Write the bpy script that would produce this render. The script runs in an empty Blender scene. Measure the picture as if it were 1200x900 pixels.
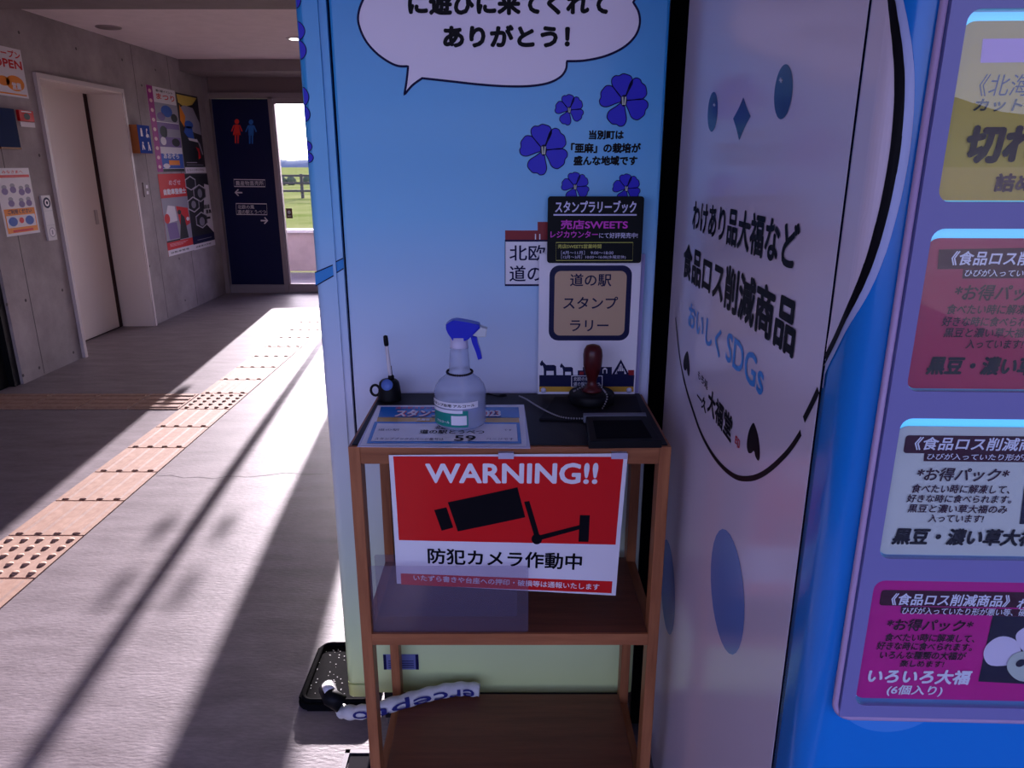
import bpy, bmesh, math, random
import numpy as np
from mathutils import Vector, Matrix
from mathutils.geometry import tessellate_polygon

random.seed(7)
SC = bpy.context.scene
COL = SC.collection
PI = math.pi

# ------------------------------------------------------------------ camera
CAM_H, FPX, PITCH = 1.42, 851.0, math.radians(16.8)
cam_d = bpy.data.cameras.new('camera')
cam = bpy.data.objects.new('camera', cam_d)
COL.objects.link(cam)
cam.location = (0, 0, CAM_H)
cam.rotation_euler = (PI / 2 - PITCH, 0, 0)
cam_d.sensor_width = 36
cam_d.lens = 36 * FPX / 1200
cam_d.clip_start = .02
cam_d.clip_end = 2000
SC.camera = cam

# ------------------------------------------------------------------ exposure
vs = SC.view_settings
vs.view_transform = 'Standard'
vs.look = 'None'
vs.exposure = -.06
vs.gamma = 1.0
vs.use_curve_mapping = False
SC.cycles.use_denoising = True
SC.cycles.max_bounces = 10
SC.cycles.transparent_max_bounces = 16
SC.cycles.sample_clamp_indirect = 6

# ------------------------------------------------------------------ sky
SKY_STRENGTH = 2.75
world = bpy.data.worlds.new('sky')
SC.world = world
world.use_nodes = True
wn = world.node_tree
wn.nodes.clear()
wo = wn.nodes.new('ShaderNodeOutputWorld')
wb = wn.nodes.new('ShaderNodeBackground')
wt = wn.nodes.new('ShaderNodeTexCoord')
wsep = wn.nodes.new('ShaderNodeSeparateXYZ')
wr = wn.nodes.new('ShaderNodeValToRGB')
wn.links.new(wt.outputs['Generated'], wsep.inputs[0])
wn.links.new(wsep.outputs['Z'], wr.inputs[0])
els = wr.color_ramp.elements
els[0].position = 0.0
els[0].color = (.68, .72, 1.0, 1)
els[1].position = .9
els[1].color = (.14, .22, .62, 1)
e = els.new(.25)
e.color = (.36, .41, .95, 1)
wb.inputs['Strength'].default_value = SKY_STRENGTH
SUN_ELEV = math.radians(12.6)
SUN_SLOPE = -.089          # dx per dy of the light on the floor
ldir = Vector((-SUN_SLOPE, -1, 0)).normalized() * math.cos(SUN_ELEV)
ldir.z = -math.sin(SUN_ELEV)
# the sky is brighter and whiter around the sun
wd = wn.nodes.new('ShaderNodeVectorMath'); wd.operation = 'DOT_PRODUCT'
wd.inputs[1].default_value = -ldir
wn.links.new(wt.outputs['Generated'], wd.inputs[0])
wc = wn.nodes.new('ShaderNodeMath'); wc.operation = 'MAXIMUM'; wc.inputs[1].default_value = 0
wn.links.new(wd.outputs['Value'], wc.inputs[0])
wp = wn.nodes.new('ShaderNodeMath'); wp.operation = 'POWER'; wp.inputs[1].default_value = 5
wn.links.new(wc.outputs[0], wp.inputs[0])
wm = wn.nodes.new('ShaderNodeMix'); wm.data_type = 'RGBA'; wm.blend_type = 'ADD'
wm.inputs['Factor'].default_value = 1
wg = wn.nodes.new('ShaderNodeVectorMath'); wg.operation = 'SCALE'; wg.inputs[0].default_value = (5.0, 4.3, 4.5)
wn.links.new(wp.outputs[0], wg.inputs['Scale'])
wn.links.new(wr.outputs[0], wm.inputs['A']); wn.links.new(wg.outputs[0], wm.inputs['B'])
wn.links.new(wm.outputs['Result'], wb.inputs['Color'])
wn.links.new(wb.outputs[0], wo.inputs['Surface'])

# ------------------------------------------------------------------ sun
sun_d = bpy.data.lights.new('sun', 'SUN')
sun_d.energy = 25
sun_d.angle = math.radians(.6)
sun_d.color = (1.0, .89, .96)
sun = bpy.data.objects.new('sun', sun_d)
COL.objects.link(sun)
sun.rotation_euler = ldir.to_track_quat('-Z', 'Y').to_euler()
sun.location = (-4, 20, 8)

# ------------------------------------------------------------------ pixel <-> world measuring
CP, SP = math.cos(PITCH), math.sin(PITCH)
EYE = Vector((0, 0, CAM_H))
def ray(u, v):
    y = (450 - v) / FPX
    return Vector(((u - 600) / FPX, CP + y * SP, -SP + y * CP))
def project(p):
    d = Vector(p) - EYE
    yc = d.y * SP + d.z * CP
    zc = d.y * CP - d.z * SP
    return Vector((600 + FPX * d.x / zc, 450 - FPX * yc / zc))
def onY(u, v, Y):
    r = ray(u, v); return EYE + r * (Y / r.y)
def onX(u, v, X):
    r = ray(u, v); return EYE + r * (X / r.x)
def onZ(u, v, Z):
    r = ray(u, v); return EYE + r * ((Z - CAM_H) / r.z)

# ------------------------------------------------------------------ materials
def lin(c):
    r = []
    for x in c:
        x /= 255.0
        r.append(x / 12.92 if x <= .04045 else ((x + .055) / 1.055) ** 2.4)
    return (r[0], r[1], r[2], 1)
MATS = {}
def mat(name, c, rough=.5, metal=0, spec=.35, emit=0, trans=0, coat=0, ior=1.45):
    if name in MATS: return MATS[name]
    m = bpy.data.materials.new(name)
    m.use_nodes = True
    b = m.node_tree.nodes['Principled BSDF']
    b.inputs['Base Color'].default_value = lin(c)
    b.inputs['Roughness'].default_value = rough
    b.inputs['Metallic'].default_value = metal
    b.inputs['Specular IOR Level'].default_value = spec
    b.inputs['Transmission Weight'].default_value = trans
    b.inputs['Coat Weight'].default_value = coat
    b.inputs['Coat Roughness'].default_value = .12
    b.inputs['IOR'].default_value = ior
    if emit:
        b.inputs['Emission Color'].default_value = lin(c)
        b.inputs['Emission Strength'].default_value = emit
    MATS[name] = m
    return m
def nd(m, t, **kw):
    n = m.node_tree.nodes.new(t)
    for k, v in kw.items(): setattr(n, k, v)
    return n
def noisy(name, c1, c2, scale=6, rough=.8, detail=8, bump=.0, bscale=60, stretch=(1, 1, 1), spec=.4, second=None, bdist=.01):
    if name in MATS: return MATS[name]
    m = mat(name, c1, rough, spec=spec)
    L = m.node_tree.links
    b = m.node_tree.nodes['Principled BSDF']
    tc = nd(m, 'ShaderNodeTexCoord')
    mp = nd(m, 'ShaderNodeMapping')
    mp.inputs['Scale'].default_value = stretch
    L.new(tc.outputs['Object'], mp.inputs[0])
    n = nd(m, 'ShaderNodeTexNoise')
    n.inputs['Scale'].default_value = scale
    n.inputs['Detail'].default_value = detail
    n.inputs['Roughness'].default_value = .65
    L.new(mp.outputs[0], n.inputs['Vector'])
    r = nd(m, 'ShaderNodeValToRGB')
    r.color_ramp.elements[0].position = .32
    r.color_ramp.elements[1].position = .68
    r.color_ramp.elements[0].color = lin(c1)
    r.color_ramp.elements[1].color = lin(c2)
    L.new(n.outputs['Fac'], r.inputs[0])
    out = r.outputs[0]
    if second:
        n2 = nd(m, 'ShaderNodeTexNoise')
        n2.inputs['Scale'].default_value = second[0]
        n2.inputs['Detail'].default_value = 6
        L.new(mp.outputs[0], n2.inputs['Vector'])
        r2 = nd(m, 'ShaderNodeValToRGB')
        r2.color_ramp.elements[0].position = .3
        r2.color_ramp.elements[1].position = .7
        k = second[1]
        r2.color_ramp.elements[0].color = (k, k, k, 1)
        r2.color_ramp.elements[1].color = (1, 1, 1, 1)
        L.new(n2.outputs['Fac'], r2.inputs[0])
        mx = nd(m, 'ShaderNodeMix', data_type='RGBA', blend_type='MULTIPLY')
        mx.inputs['Factor'].default_value = 1
        L.new(out, mx.inputs['A']); L.new(r2.outputs[0], mx.inputs['B'])
        out = mx.outputs['Result']
    L.new(out, b.inputs['Base Color'])
    if bump:
        nb = nd(m, 'ShaderNodeTexNoise')
        nb.inputs['Scale'].default_value = bscale
        nb.inputs['Detail'].default_value = 5
        L.new(mp.outputs[0], nb.inputs['Vector'])
        bp = nd(m, 'ShaderNodeBump')
        bp.inputs['Strength'].default_value = bump
        bp.inputs['Distance'].default_value = bdist
        L.new(nb.outputs['Fac'], bp.inputs['Height'])
        L.new(bp.outputs[0], b.inputs['Normal'])
    return m
def zramp(name, stops, rough=.3, coat=.3):
    m = mat(name, (200, 200, 200), rough, coat=coat)
    L = m.node_tree.links
    g = nd(m, 'ShaderNodeNewGeometry')
    s = nd(m, 'ShaderNodeSeparateXYZ')
    L.new(g.outputs['Position'], s.inputs[0])
    mr = nd(m, 'ShaderNodeMapRange')
    mr.inputs['From Min'].default_value = 0
    mr.inputs['From Max'].default_value = 2
    L.new(s.outputs['Z'], mr.inputs['Value'])
    r = nd(m, 'ShaderNodeValToRGB')
    e = r.color_ramp.elements
    e[0].position = stops[0][0] / 2; e[0].color = lin(stops[0][1])
    e[1].position = stops[-1][0] / 2; e[1].color = lin(stops[-1][1])
    for z, c in stops[1:-1]:
        k = e.new(z / 2); k.color = lin(c)
    L.new(mr.outputs[0], r.inputs[0])
    L.new(r.outputs[0], m.node_tree.nodes['Principled BSDF'].inputs['Base Color'])
    return m
def pane(name, tint=(1, 1, 1), rough=.0, alpha=.0, body=(200, 200, 220), refl=.035):
    """thin clear sheet: what lies behind shows through, with a Fresnel reflection"""
    if name in MATS: return MATS[name]
    m = bpy.data.materials.new(name); m.use_nodes = True
    T = m.node_tree; T.nodes.clear()
    o = T.nodes.new('ShaderNodeOutputMaterial')
    tr = T.nodes.new('ShaderNodeBsdfTransparent'); tr.inputs[0].default_value = (*tint, 1)
    gl = T.nodes.new('ShaderNodeBsdfGlossy'); gl.inputs['Roughness'].default_value = rough
    lw = T.nodes.new('ShaderNodeLayerWeight'); lw.inputs['Blend'].default_value = .5
    pw = T.nodes.new('ShaderNodeMath'); pw.operation = 'POWER'; pw.inputs[1].default_value = 4.0
    fr = T.nodes.new('ShaderNodeMath'); fr.operation = 'MULTIPLY_ADD'; fr.inputs[1].default_value = .8; fr.inputs[2].default_value = refl
    T.links.new(lw.outputs['Facing'], pw.inputs[0]); T.links.new(pw.outputs[0], fr.inputs[0])
    mx = T.nodes.new('ShaderNodeMixShader')
    T.links.new(fr.outputs[0], mx.inputs[0])
    src = tr.outputs[0]
    if alpha:
        df = T.nodes.new('ShaderNodeBsdfDiffuse'); df.inputs[0].default_value = lin(body)
        m2 = T.nodes.new('ShaderNodeMixShader'); m2.inputs[0].default_value = alpha
        T.links.new(tr.outputs[0], m2.inputs[1]); T.links.new(df.outputs[0], m2.inputs[2])
        src = m2.outputs[0]
    T.links.new(src, mx.inputs[1]); T.links.new(gl.outputs[0], mx.inputs[2])
    T.links.new(mx.outputs[0], o.inputs[0])
    MATS[name] = m
    return m

M_conc = noisy('concrete_wall', (148, 137, 140), (176, 165, 168), 3.5, .8, 10, .12, 40, second=(1.1, .8))
M_floor = noisy('concrete_floor', (112, 101, 105), (143, 132, 136), 5, .46, 12, .16, 60, stretch=(.7, 2.2, 1), spec=.5, second=(60, .82), bdist=.006)
M_ceil = noisy('ceiling_plaster', (226, 210, 212), (236, 220, 222), 8, .9)
M_beam = noisy('beam_paint', (128, 116, 118), (140, 128, 130), 4, .8)
M_frame = mat('aluminium', (150, 136, 140), .38, .55)
M_frame_l = mat('grey_lavender_paint', (140, 130, 138), .5)
M_door = mat('cream_door', (226, 212, 206), .5)
M_white = mat('white_print', (235, 233, 238), .32, coat=.2)
M_paper = mat('paper_white', (232, 230, 234), .35, coat=.25)
M_black = mat('black_print', (12, 11, 18), .5, spec=.15)
M_ink = mat('navy_ink', (18, 18, 66), .5, spec=.2)
M_navy = mat('navy_panel', (13, 18, 64), .4, spec=.25)
M_red = mat('red_print', (214, 26, 28), .32, coat=.25)
M_darkred = mat('maroon_print', (96, 26, 40), .35)
M_blackplastic = mat('black_plastic', (12, 12, 16), .5, spec=.2)
M_blackmatte = mat('black_board', (20, 18, 24), .5, spec=.25)
M_rubber = noisy('black_rubber', (7, 7, 9), (18, 17, 20), 90, .95, spec=.05)
M_steel = mat('steel', (170, 168, 172), .3, .9)
M_darksteel = mat('dark_steel', (40, 37, 42), .95, 0, spec=.05)
M_gap = mat('seam_dark', (8, 12, 34), .8, spec=.1)
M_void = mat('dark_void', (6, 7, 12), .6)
M_glass = pane('clear_glass')

# ------------------------------------------------------------------ object helpers
WM = {}
def thing(name, label, cat, loc=(0, 0, 0), rz=0, group=None):
    o = bpy.data.objects.new(name, None)
    COL.objects.link(o)
    o.location = loc
    o.rotation_euler = (0, 0, rz)
    o.empty_display_size = .05
    WM[o] = Matrix.Translation(Vector(loc)) @ Matrix.Rotation(rz, 4, 'Z')
    return tag(o, label, cat, group)
def tag(o, label, cat, group=None, kind=None):
    o['label'] = label
    o['category'] = cat
    if group: o['group'] = group
    if kind: o['kind'] = kind
    return o

def link_pieces(name, me, mats, parent, kind=None, bevel=0):
    """link a mesh as one object, or as several of the same name where its shapes lie far apart"""
    nv = len(me.vertices)
    co = np.empty(nv * 3, dtype=np.float32); me.vertices.foreach_get('co', co); co = co.reshape(nv, 3)
    root = list(range(nv))
    def find(i):
        while root[i] != i:
            root[i] = root[root[i]]; i = root[i]
        return i
    for e in me.edges:
        a, b = find(e.vertices[0]), find(e.vertices[1])
        if a != b: root[b] = a
    r = np.array([find(i) for i in range(nv)])
    ids, isl = np.unique(r, return_inverse=True); k = len(ids)
    piece = np.zeros(k, dtype=int); npc = 1
    if 1 < k <= 4000:
        lo = np.full((k, 3), np.inf); hi = np.full((k, 3), -np.inf)
        np.minimum.at(lo, isl, co); np.maximum.at(hi, isl, co)
        size = (hi - lo).max(axis=1); pr = list(range(k))
        def f2(i):
            while pr[i] != i:
                pr[i] = pr[pr[i]]; i = pr[i]
            return i
        for i in range(k):
            g = np.maximum(0, np.maximum(lo[i] - hi, lo - hi[i])); d = np.sqrt((g ** 2).sum(axis=1))
            for j in np.nonzero(d <= np.maximum(.019, .48 * np.maximum(size[i], size)))[0]:
                a, b = f2(i), f2(int(j))
                if a != b: pr[b] = a
        pid, piece = np.unique([f2(i) for i in range(k)], return_inverse=True); npc = len(pid)
    out = []
    for n in range(npc):
        if npc == 1: m2 = me
        else:
            bm = bmesh.new(); bm.from_mesh(me); bm.verts.ensure_lookup_table()
            bmesh.ops.delete(bm, geom=[v for v in bm.verts if piece[isl[v.index]] != n], context='VERTS')
            m2 = bpy.data.meshes.new(name); bm.to_mesh(m2); bm.free()
        for m in mats: m2.materials.append(m)
        o = bpy.data.objects.new(name, m2); COL.objects.link(o)
        if parent is not None: o.parent = parent; WM[o] = WM[parent]
        else: WM[o] = Matrix()
        if kind: o['kind'] = kind
        if bevel:
            b = o.modifiers.new('bevel', 'BEVEL'); b.width = bevel; b.segments = 2; b.limit_method = 'ANGLE'
        out.append(o)
    return out[0]

class MB:
    """collects shapes in world (or frame) space; build() links them as one mesh object"""
    def __init__(self, M=None):
        self.bm = bmesh.new(); self.mats = []; self.M = M or Matrix()
    def mi(self, m):
        if m not in self.mats: self.mats.append(m)
        return self.mats.index(m)
    def add(self, verts, faces, m, smooth=False):
        k = self.mi(m)
        vs = [self.bm.verts.new(self.M @ Vector(v)) for v in verts]
        out = []
        for f in faces:
            try:
                fc = self.bm.faces.new([vs[i] for i in f]); fc.material_index = k; fc.smooth = smooth; out.append(fc)
            except ValueError: pass
        return vs, out
    def box(self, p0, p1, m, bev=0):
        x0, y0, z0 = p0; x1, y1, z1 = p1
        v = [(x0, y0, z0), (x1, y0, z0), (x1, y1, z0), (x0, y1, z0), (x0, y0, z1), (x1, y0, z1), (x1, y1, z1), (x0, y1, z1)]
        f = [(0, 3, 2, 1), (4, 5, 6, 7), (0, 1, 5, 4), (1, 2, 6, 5), (2, 3, 7, 6), (3, 0, 4, 7)]
        vs, fs = self.add(v, f, m)
        if bev:
            es = set(e for q in fs for e in q.edges)
            r = bmesh.ops.bevel(self.bm, geom=list(es), offset=bev, segments=2, affect='EDGES', profile=.5)
            k = self.mi(m)
            for q in r['faces']: q.material_index = k
        return self
    def prism(self, pts, axis, a0, a1, m, smooth=False, bev=0):
        """pts 2D polygon extruded along axis ('x','y','z')"""
        def P(p, a):
            return {'x': (a, p[0], p[1]), 'y': (p[0], a, p[1]), 'z': (p[0], p[1], a)}[axis]
        n = len(pts)
        v = [P(p, a0) for p in pts] + [P(p, a1) for p in pts]
        f = [tuple(range(n))[::-1], tuple(range(n, 2 * n))] + [(i, (i + 1) % n, n + (i + 1) % n, n + i) for i in range(n)]
        vs, fs = self.add(v, f, m)
        if smooth:
            for q in fs[2:]: q.smooth = True
        if bev:
            es = set(e for q in fs[:2] for e in q.edges)
            r = bmesh.ops.bevel(self.bm, geom=list(es), offset=bev, segments=2, affect='EDGES', profile=.5)
            k = self.mi(m)
            for q in r['faces']: q.material_index = k
        return self
    def lathe(self, prof, c, m, n=32, axis=None, smooth=True):
        """prof list of (r, h) around vertical axis at c"""
        v = []; f = []
        R = Matrix()
        if axis is not None: R = Vector((0, 0, 1)).rotation_difference(Vector(axis)).to_matrix().to_4x4()
        for r, h in prof:
            for i in range(n):
                a = 2 * PI * i / n
                v.append(Vector(c) + R @ Vector((r * math.cos(a), r * math.sin(a), h)))
        for j in range(len(prof) - 1):
            for i in range(n):
                f.append((j * n + i, j * n + (i + 1) % n, (j + 1) * n + (i + 1) % n, (j + 1) * n + i))
        f.append(tuple(range(n))[::-1]); f.append(tuple((len(prof) - 1) * n + i for i in range(n)))
        vs, fs = self.add(v, f, m, smooth)
        return self
    def tube(self, pts, r, m, n=10, closed=False, radii=None):
        pts = [Vector(p) for p in pts]
        N = len(pts); v = []; f = []
        up = Vector((0.13, .2, 1)).normalized()
        for i, p in enumerate(pts):
            t = (pts[(i + 1) % N] - pts[i - 1]) if closed else (pts[min(i + 1, N - 1)] - pts[max(i - 1, 0)])
            t.normalize()
            s = t.cross(up)
            if s.length < 1e-4: s = t.cross(Vector((1, 0, 0)))
            s.normalize(); w = s.cross(t)
            rr = radii[i] if radii else r
            for k in range(n):
                a = 2 * PI * k / n
                v.append(p + s * rr * math.cos(a) + w * rr * math.sin(a))
        for i in range(N if closed else N - 1):
            for k in range(n):
                j = (i + 1) % N
                f.append((i * n + k, i * n + (k + 1) % n, j * n + (k + 1) % n, j * n + k))
        if not closed:
            f.append(tuple(range(n))[::-1]); f.append(tuple((N - 1) * n + k for k in range(n)))
        self.add(v, f, m, True)
        return self
    def ball(self, c, r, m, seg=8):
        prof = [(max(1e-5, r * math.sin(PI * i / seg)), -r * math.cos(PI * i / seg)) for i in range(seg + 1)]
        return self.lathe(prof, c, m, seg + 2)
    def build(self, name, parent=None, kind=None, bevel=0):
        bm = self.bm
        bmesh.ops.recalc_face_normals(bm, faces=bm.faces)
        me = bpy.data.meshes.new(name)
        if parent is not None and parent in WM: bm.transform(WM[parent].inverted())
        bm.to_mesh(me); bm.free()
        if kind == 'stuff':
            for m in self.mats: me.materials.append(m)
            o = bpy.data.objects.new(name, me); COL.objects.link(o); o['kind'] = kind
            return o
        return link_pieces(name, me, self.mats, parent, kind, bevel)

# ------------------------------------------------------------------ printed artwork on surfaces
class Plane:
    def __init__(self, O, R, U, off=0):
        self.O = Vector(O); self.R = Vector(R).normalized(); self.U = Vector(U).normalized()
        self.N = self.R.cross(self.U)
        self.O = self.O + self.N * off
    def at(self, a, b, k=0): return self.O + self.R * a + self.U * b + self.N * k
    def px(self, u, v):
        r = ray(u, v)
        t = (self.O - EYE).dot(self.N) / r.dot(self.N)
        p = EYE + r * t - self.O
        return (p.dot(self.R), p.dot(self.U))
class Patch:
    """surface given by a function; pixels found by Newton steps"""
    def __init__(self, fn, a=.5, b=.5, h=1e-3): self.fn = fn; self.g = (a, b); self.h = h
    def at(self, a, b, k=0): return self.fn(a, b, k)
    def px(self, u, v):
        a, b = self.g; h = self.h
        for _ in range(25):
            p = project(self.fn(a, b, 0)); pa = project(self.fn(a + h, b, 0)) - p; pb = project(self.fn(a, b + h, 0)) - p
            e = Vector((u, v)) - p
            det = pa.x * pb.y - pa.y * pb.x
            if abs(det) < 1e-14: break
            da = (e.x * pb.y - e.y * pb.x) / det * h; db = (pa.x * e.y - pa.y * e.x) / det * h
            a += max(-.2, min(.2, da)); b += max(-.2, min(.2, db))
        return (a, b)
def quad_patch(TL, TR, BR, BL, bulge=0):
    TL, TR, BR, BL = map(Vector, (TL, TR, BR, BL))
    n = (TR - TL).cross(TL - BL).normalized()
    if n.dot(EYE - TL) < 0: n = -n
    def fn(a, b, k=0):
        p = (BL * (1 - a) + BR * a) * (1 - b) + (TL * (1 - a) + TR * a) * b
        return p + n * (k + bulge * math.sin(PI * max(0, min(1, b))))
    return Patch(fn)

def spline(pts, closed=False, n=8):
    N = len(pts); out = []
    def g(i): return pts[i % N] if closed else pts[max(0, min(N - 1, i))]
    for i in range(N if closed else N - 1):
        p0, p1, p2, p3 = g(i - 1), g(i), g(i + 1), g(i + 2)
        for k in range(n):
            t = k / n
            out.append(tuple(.5 * ((2 * p1[j]) + (-p0[j] + p2[j]) * t + (2 * p0[j] - 5 * p1[j] + 4 * p2[j] - p3[j]) * t * t + (-p0[j] + 3 * p1[j] - 3 * p2[j] + p3[j]) * t ** 3) for j in (0, 1)))
    if not closed: out.append(tuple(pts[-1]))
    return out
def splines(*segs, n=6):
    """joined open splines, sharp where they meet"""
    out = []
    for s in segs:
        p = spline(s, n=n) if len(s) > 2 else list(s)
        out += p if not out else p[1:]
    return out

TEXTC = {}
def text_mesh(body, bold, shear, space):
    key = (body, bold, shear, space)
    if key not in TEXTC:
        c = bpy.data.curves.new('t', 'FONT'); c.body = body; c.offset = bold; c.shear = shear
        c.space_character = space; c.resolution_u = 3
        o = bpy.data.objects.new('t', c)
        COL.objects.link(o)
        bpy.context.view_layer.update()
        me = bpy.data.meshes.new_from_object(o)
        V = [(v.co.x, v.co.y) for v in me.vertices]; Fs = [tuple(p.vertices) for p in me.polygons]
        bpy.data.objects.remove(o); bpy.data.curves.remove(c); bpy.data.meshes.remove(me)
        x0 = min(v[0] for v in V); x1 = max(v[0] for v in V); y0 = min(v[1] for v in V); y1 = max(v[1] for v in V)
        TEXTC[key] = ([((x - x0) / (x1 - x0), (y - y0) / max(1e-6, y1 - y0)) for x, y in V], Fs)
    return TEXTC[key]

STEP = .0005
class Art:
    def __init__(self, surf, base=1):
        self.s = surf; self.bm = bmesh.new(); self.mats = []; self.base = base
    def mi(self, m):
        if m not in self.mats: self.mats.append(m)
        return self.mats.index(m)
    def poly(self, pts, m, L=0):
        vs = [self.bm.verts.new((p[0], p[1], (L + self.base) * STEP)) for p in pts]
        k = self.mi(m)
        if len(pts) <= 4:
            f = self.bm.faces.new(vs); f.material_index = k
            return self
        for t in tessellate_polygon([[Vector((p[0], p[1], 0)) for p in pts]]):
            try:
                f = self.bm.faces.new([vs[i] for i in t]); f.material_index = k
            except ValueError: pass
        return self
    def P(self, pts): return [self.s.px(*p) for p in pts]
    def ppoly(self, pts, m, L=0): return self.poly(self.P(pts), m, L)
    def rect(self, a0, b0, a1, b1, m, L=0): return self.poly([(a0, b0), (a1, b0), (a1, b1), (a0, b1)], m, L)
    def rrect(self, a0, b0, a1, b1, r, m, L=0, n=6): return self.poly(rr_pts(a0, b0, a1, b1, r, n), m, L)
    def ell(self, cx, cy, rx, ry, m, L=0, rot=0, n=28):
        pts = []
        for i in range(n):
            t = 2 * PI * i / n; x = rx * math.cos(t); y = ry * math.sin(t)
            pts.append((cx + x * math.cos(rot) - y * math.sin(rot), cy + x * math.sin(rot) + y * math.cos(rot)))
        return self.poly(pts, m, L)
    def pell(self, u, v, ru, rv, m, L=0, rot=0, n=28):
        pts = []
        for i in range(n):
            t = 2 * PI * i / n; x = ru * math.cos(t); y = rv * math.sin(t)
            pts.append((u + x * math.cos(rot) - y * math.sin(rot), v + x * math.sin(rot) + y * math.cos(rot)))
        return self.ppoly(pts, m, L)
    def stroke(self, pts, w, m, L=0, closed=False, widths=None):
        N = len(pts); k = self.mi(m); lo = []; hi = []
        for i, p in enumerate(pts):
            q0 = pts[i - 1] if (i or closed) else pts[0]
            q1 = pts[(i + 1) % N] if (i < N - 1 or closed) else pts[-1]
            d = Vector((q1[0] - q0[0], q1[1] - q0[1]))
            if d.length < 1e-9: d = Vector((1, 0))
            d.normalize(); nn = Vector((-d.y, d.x)) * ((widths[i] if widths else w) / 2)
            lo.append(self.bm.verts.new((p[0] - nn.x, p[1] - nn.y, (L + self.base) * STEP)))
            hi.append(self.bm.verts.new((p[0] + nn.x, p[1] + nn.y, (L + self.base) * STEP)))
        for i in range(N if closed else N - 1):
            j = (i + 1) % N
            f = self.bm.faces.new((lo[i], lo[j], hi[j], hi[i])); f.material_index = k
        return self
    def pstroke(self, pts, w, m, L=0, closed=False): return self.stroke(self.P(pts), w, m, L, closed)
    def text(self, body, a0, b0, a1, b1, m, L=0, bold=0, shear=0, space=1, lean=0):
        V, Fs = text_mesh(body, 0, shear, space); k = self.mi(m)
        d = abs(b1 - b0) * bold * 1.1; da = d * getattr(self.s, 'asc', 1) * (1 if a1 > a0 else -1); db = d * (1 if b1 > b0 else -1)
        a0 += da; a1 -= da; b0 += db; b1 -= db
        offs = ((0, 0),) if bold < .008 else ((1, 0), (-1, 0), (0, 1), (0, -1), (.7, .7), (-.7, .7), (.7, -.7), (-.7, -.7))
        if bold >= .03: offs += ((0, 0),)
        for n_, (ox, oy) in enumerate(offs):
            vs = [self.bm.verts.new((a0 + (a1 - a0) * x + ox * da, b0 + (b1 - b0) * y + oy * db, (L + self.base + n_ * .02) * STEP)) for x, y in V]
            for f in Fs:
                try:
                    q = self.bm.faces.new([vs[i] for i in f]); q.material_index = k
                except ValueError: pass
        return self
    def ptext(self, body, u0, v0, u1, v1, m, L=0, bold=.02, shear=0, space=1):
        um, vm = (u0 + u1) / 2, (v0 + v1) / 2
        return self.text(body, self.s.px(u0, vm)[0], self.s.px(um, v1)[1], self.s.px(u1, vm)[0], self.s.px(um, v0)[1], m, L, bold, shear, space)
    def otext(self, body, ul, vt, vb, ur, vr, m, L=0, bold=.02, shear=0, space=1):
        """for walls seen obliquely: height measured at the left end, right end at (ur, vr)"""
        return self.text(body, self.s.px(ul, (vt + vb) / 2)[0], self.s.px(ul, vb)[1], self.s.px(ur, vr)[0], self.s.px(ul, vt)[1], m, L, bold, shear, space)
    def build(self, name, parent, grid=None):
        bm = self.bm
        if grid:
            amin, amax, na, bmin, bmax, nb = grid
            for i in range(1, na):
                bmesh.ops.bisect_plane(bm, geom=bm.verts[:] + bm.edges[:] + bm.faces[:], plane_co=(amin + (amax - amin) * i / na, 0, 0), plane_no=(1, 0, 0))
            for i in range(1, nb):
                bmesh.ops.bisect_plane(bm, geom=bm.verts[:] + bm.edges[:] + bm.faces[:], plane_co=(0, bmin + (bmax - bmin) * i / nb, 0), plane_no=(0, 1, 0))
        bmesh.ops.triangulate(bm, faces=[f for f in bm.faces if len(f.verts) > 4])
        for v in bm.verts: v.co = self.s.at(v.co.x, v.co.y, v.co.z)
        if parent is not None: bm.transform(WM[parent].inverted())
        for f in bm.faces:
            f.normal_update()
        if isinstance(self.s, Plane):
            Mi = WM[parent].inverted().to_3x3() if parent is not None else Matrix.Identity(3)
            N = Mi @ self.s.N
            for f in bm.faces:
                if f.normal.dot(N) < 0: f.normal_flip()
        me = bpy.data.meshes.new(name); bm.to_mesh(me); bm.free()
        return link_pieces(name, me, self.mats, parent)
def rr_pts(a0, b0, a1, b1, r, n=6):
    pts = []
    for cx, cy, s in ((a1 - r, b1 - r, 0), (a0 + r, b1 - r, PI / 2), (a0 + r, b0 + r, PI), (a1 - r, b0 + r, 3 * PI / 2)):
        for i in range(n + 1):
            t = s + PI / 2 * i / n; pts.append((cx + r * math.cos(t), cy + r * math.sin(t)))
    return pts
def slab(name, pl, a0, b0, a1, b1, th, m, parent, r=0, lift=0.0004):
    """flat card of real thickness lying on a plane"""
    pts = rr_pts(a0, b0, a1, b1, r) if r else [(a0, b0), (a1, b0), (a1, b1), (a0, b1)]
    mb = MB(); n = len(pts)
    v = [pl.at(p[0], p[1], lift) for p in pts] + [pl.at(p[0], p[1], lift + th) for p in pts]
    f = [tuple(range(n))[::-1], tuple(range(n, 2 * n))] + [(i, (i + 1) % n, n + (i + 1) % n, n + i) for i in range(n)]
    mb.add(v, f, m)
    return mb.build(name, parent)

# ================================================================== SETTING
XL, YE, ZC = -3.30, 8.40, 2.42         # left wall, end wall, ceiling
YA = 1.52                              # face of the blue machine

mb = MB(); mb.box((-9, -2.2, -.12), (3.2, 10.05, 0), M_floor); floor = mb.build('floor', kind='structure')
PF = Plane((0, 0, 0), (1, 0, 0), (0, 1, 0))
ar = Art(PF)
crack = [(183, 558), (200, 557), (215, 560), (232, 559), (250, 561), (268, 558), (290, 559), (312, 557), (335, 554), (360, 556), (386, 555)]
ar.stroke(ar.P(crack), .0045, mat('crack_dark', (84, 74, 78), .9), 0)
ar.build('floor_crack', floor)

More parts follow.
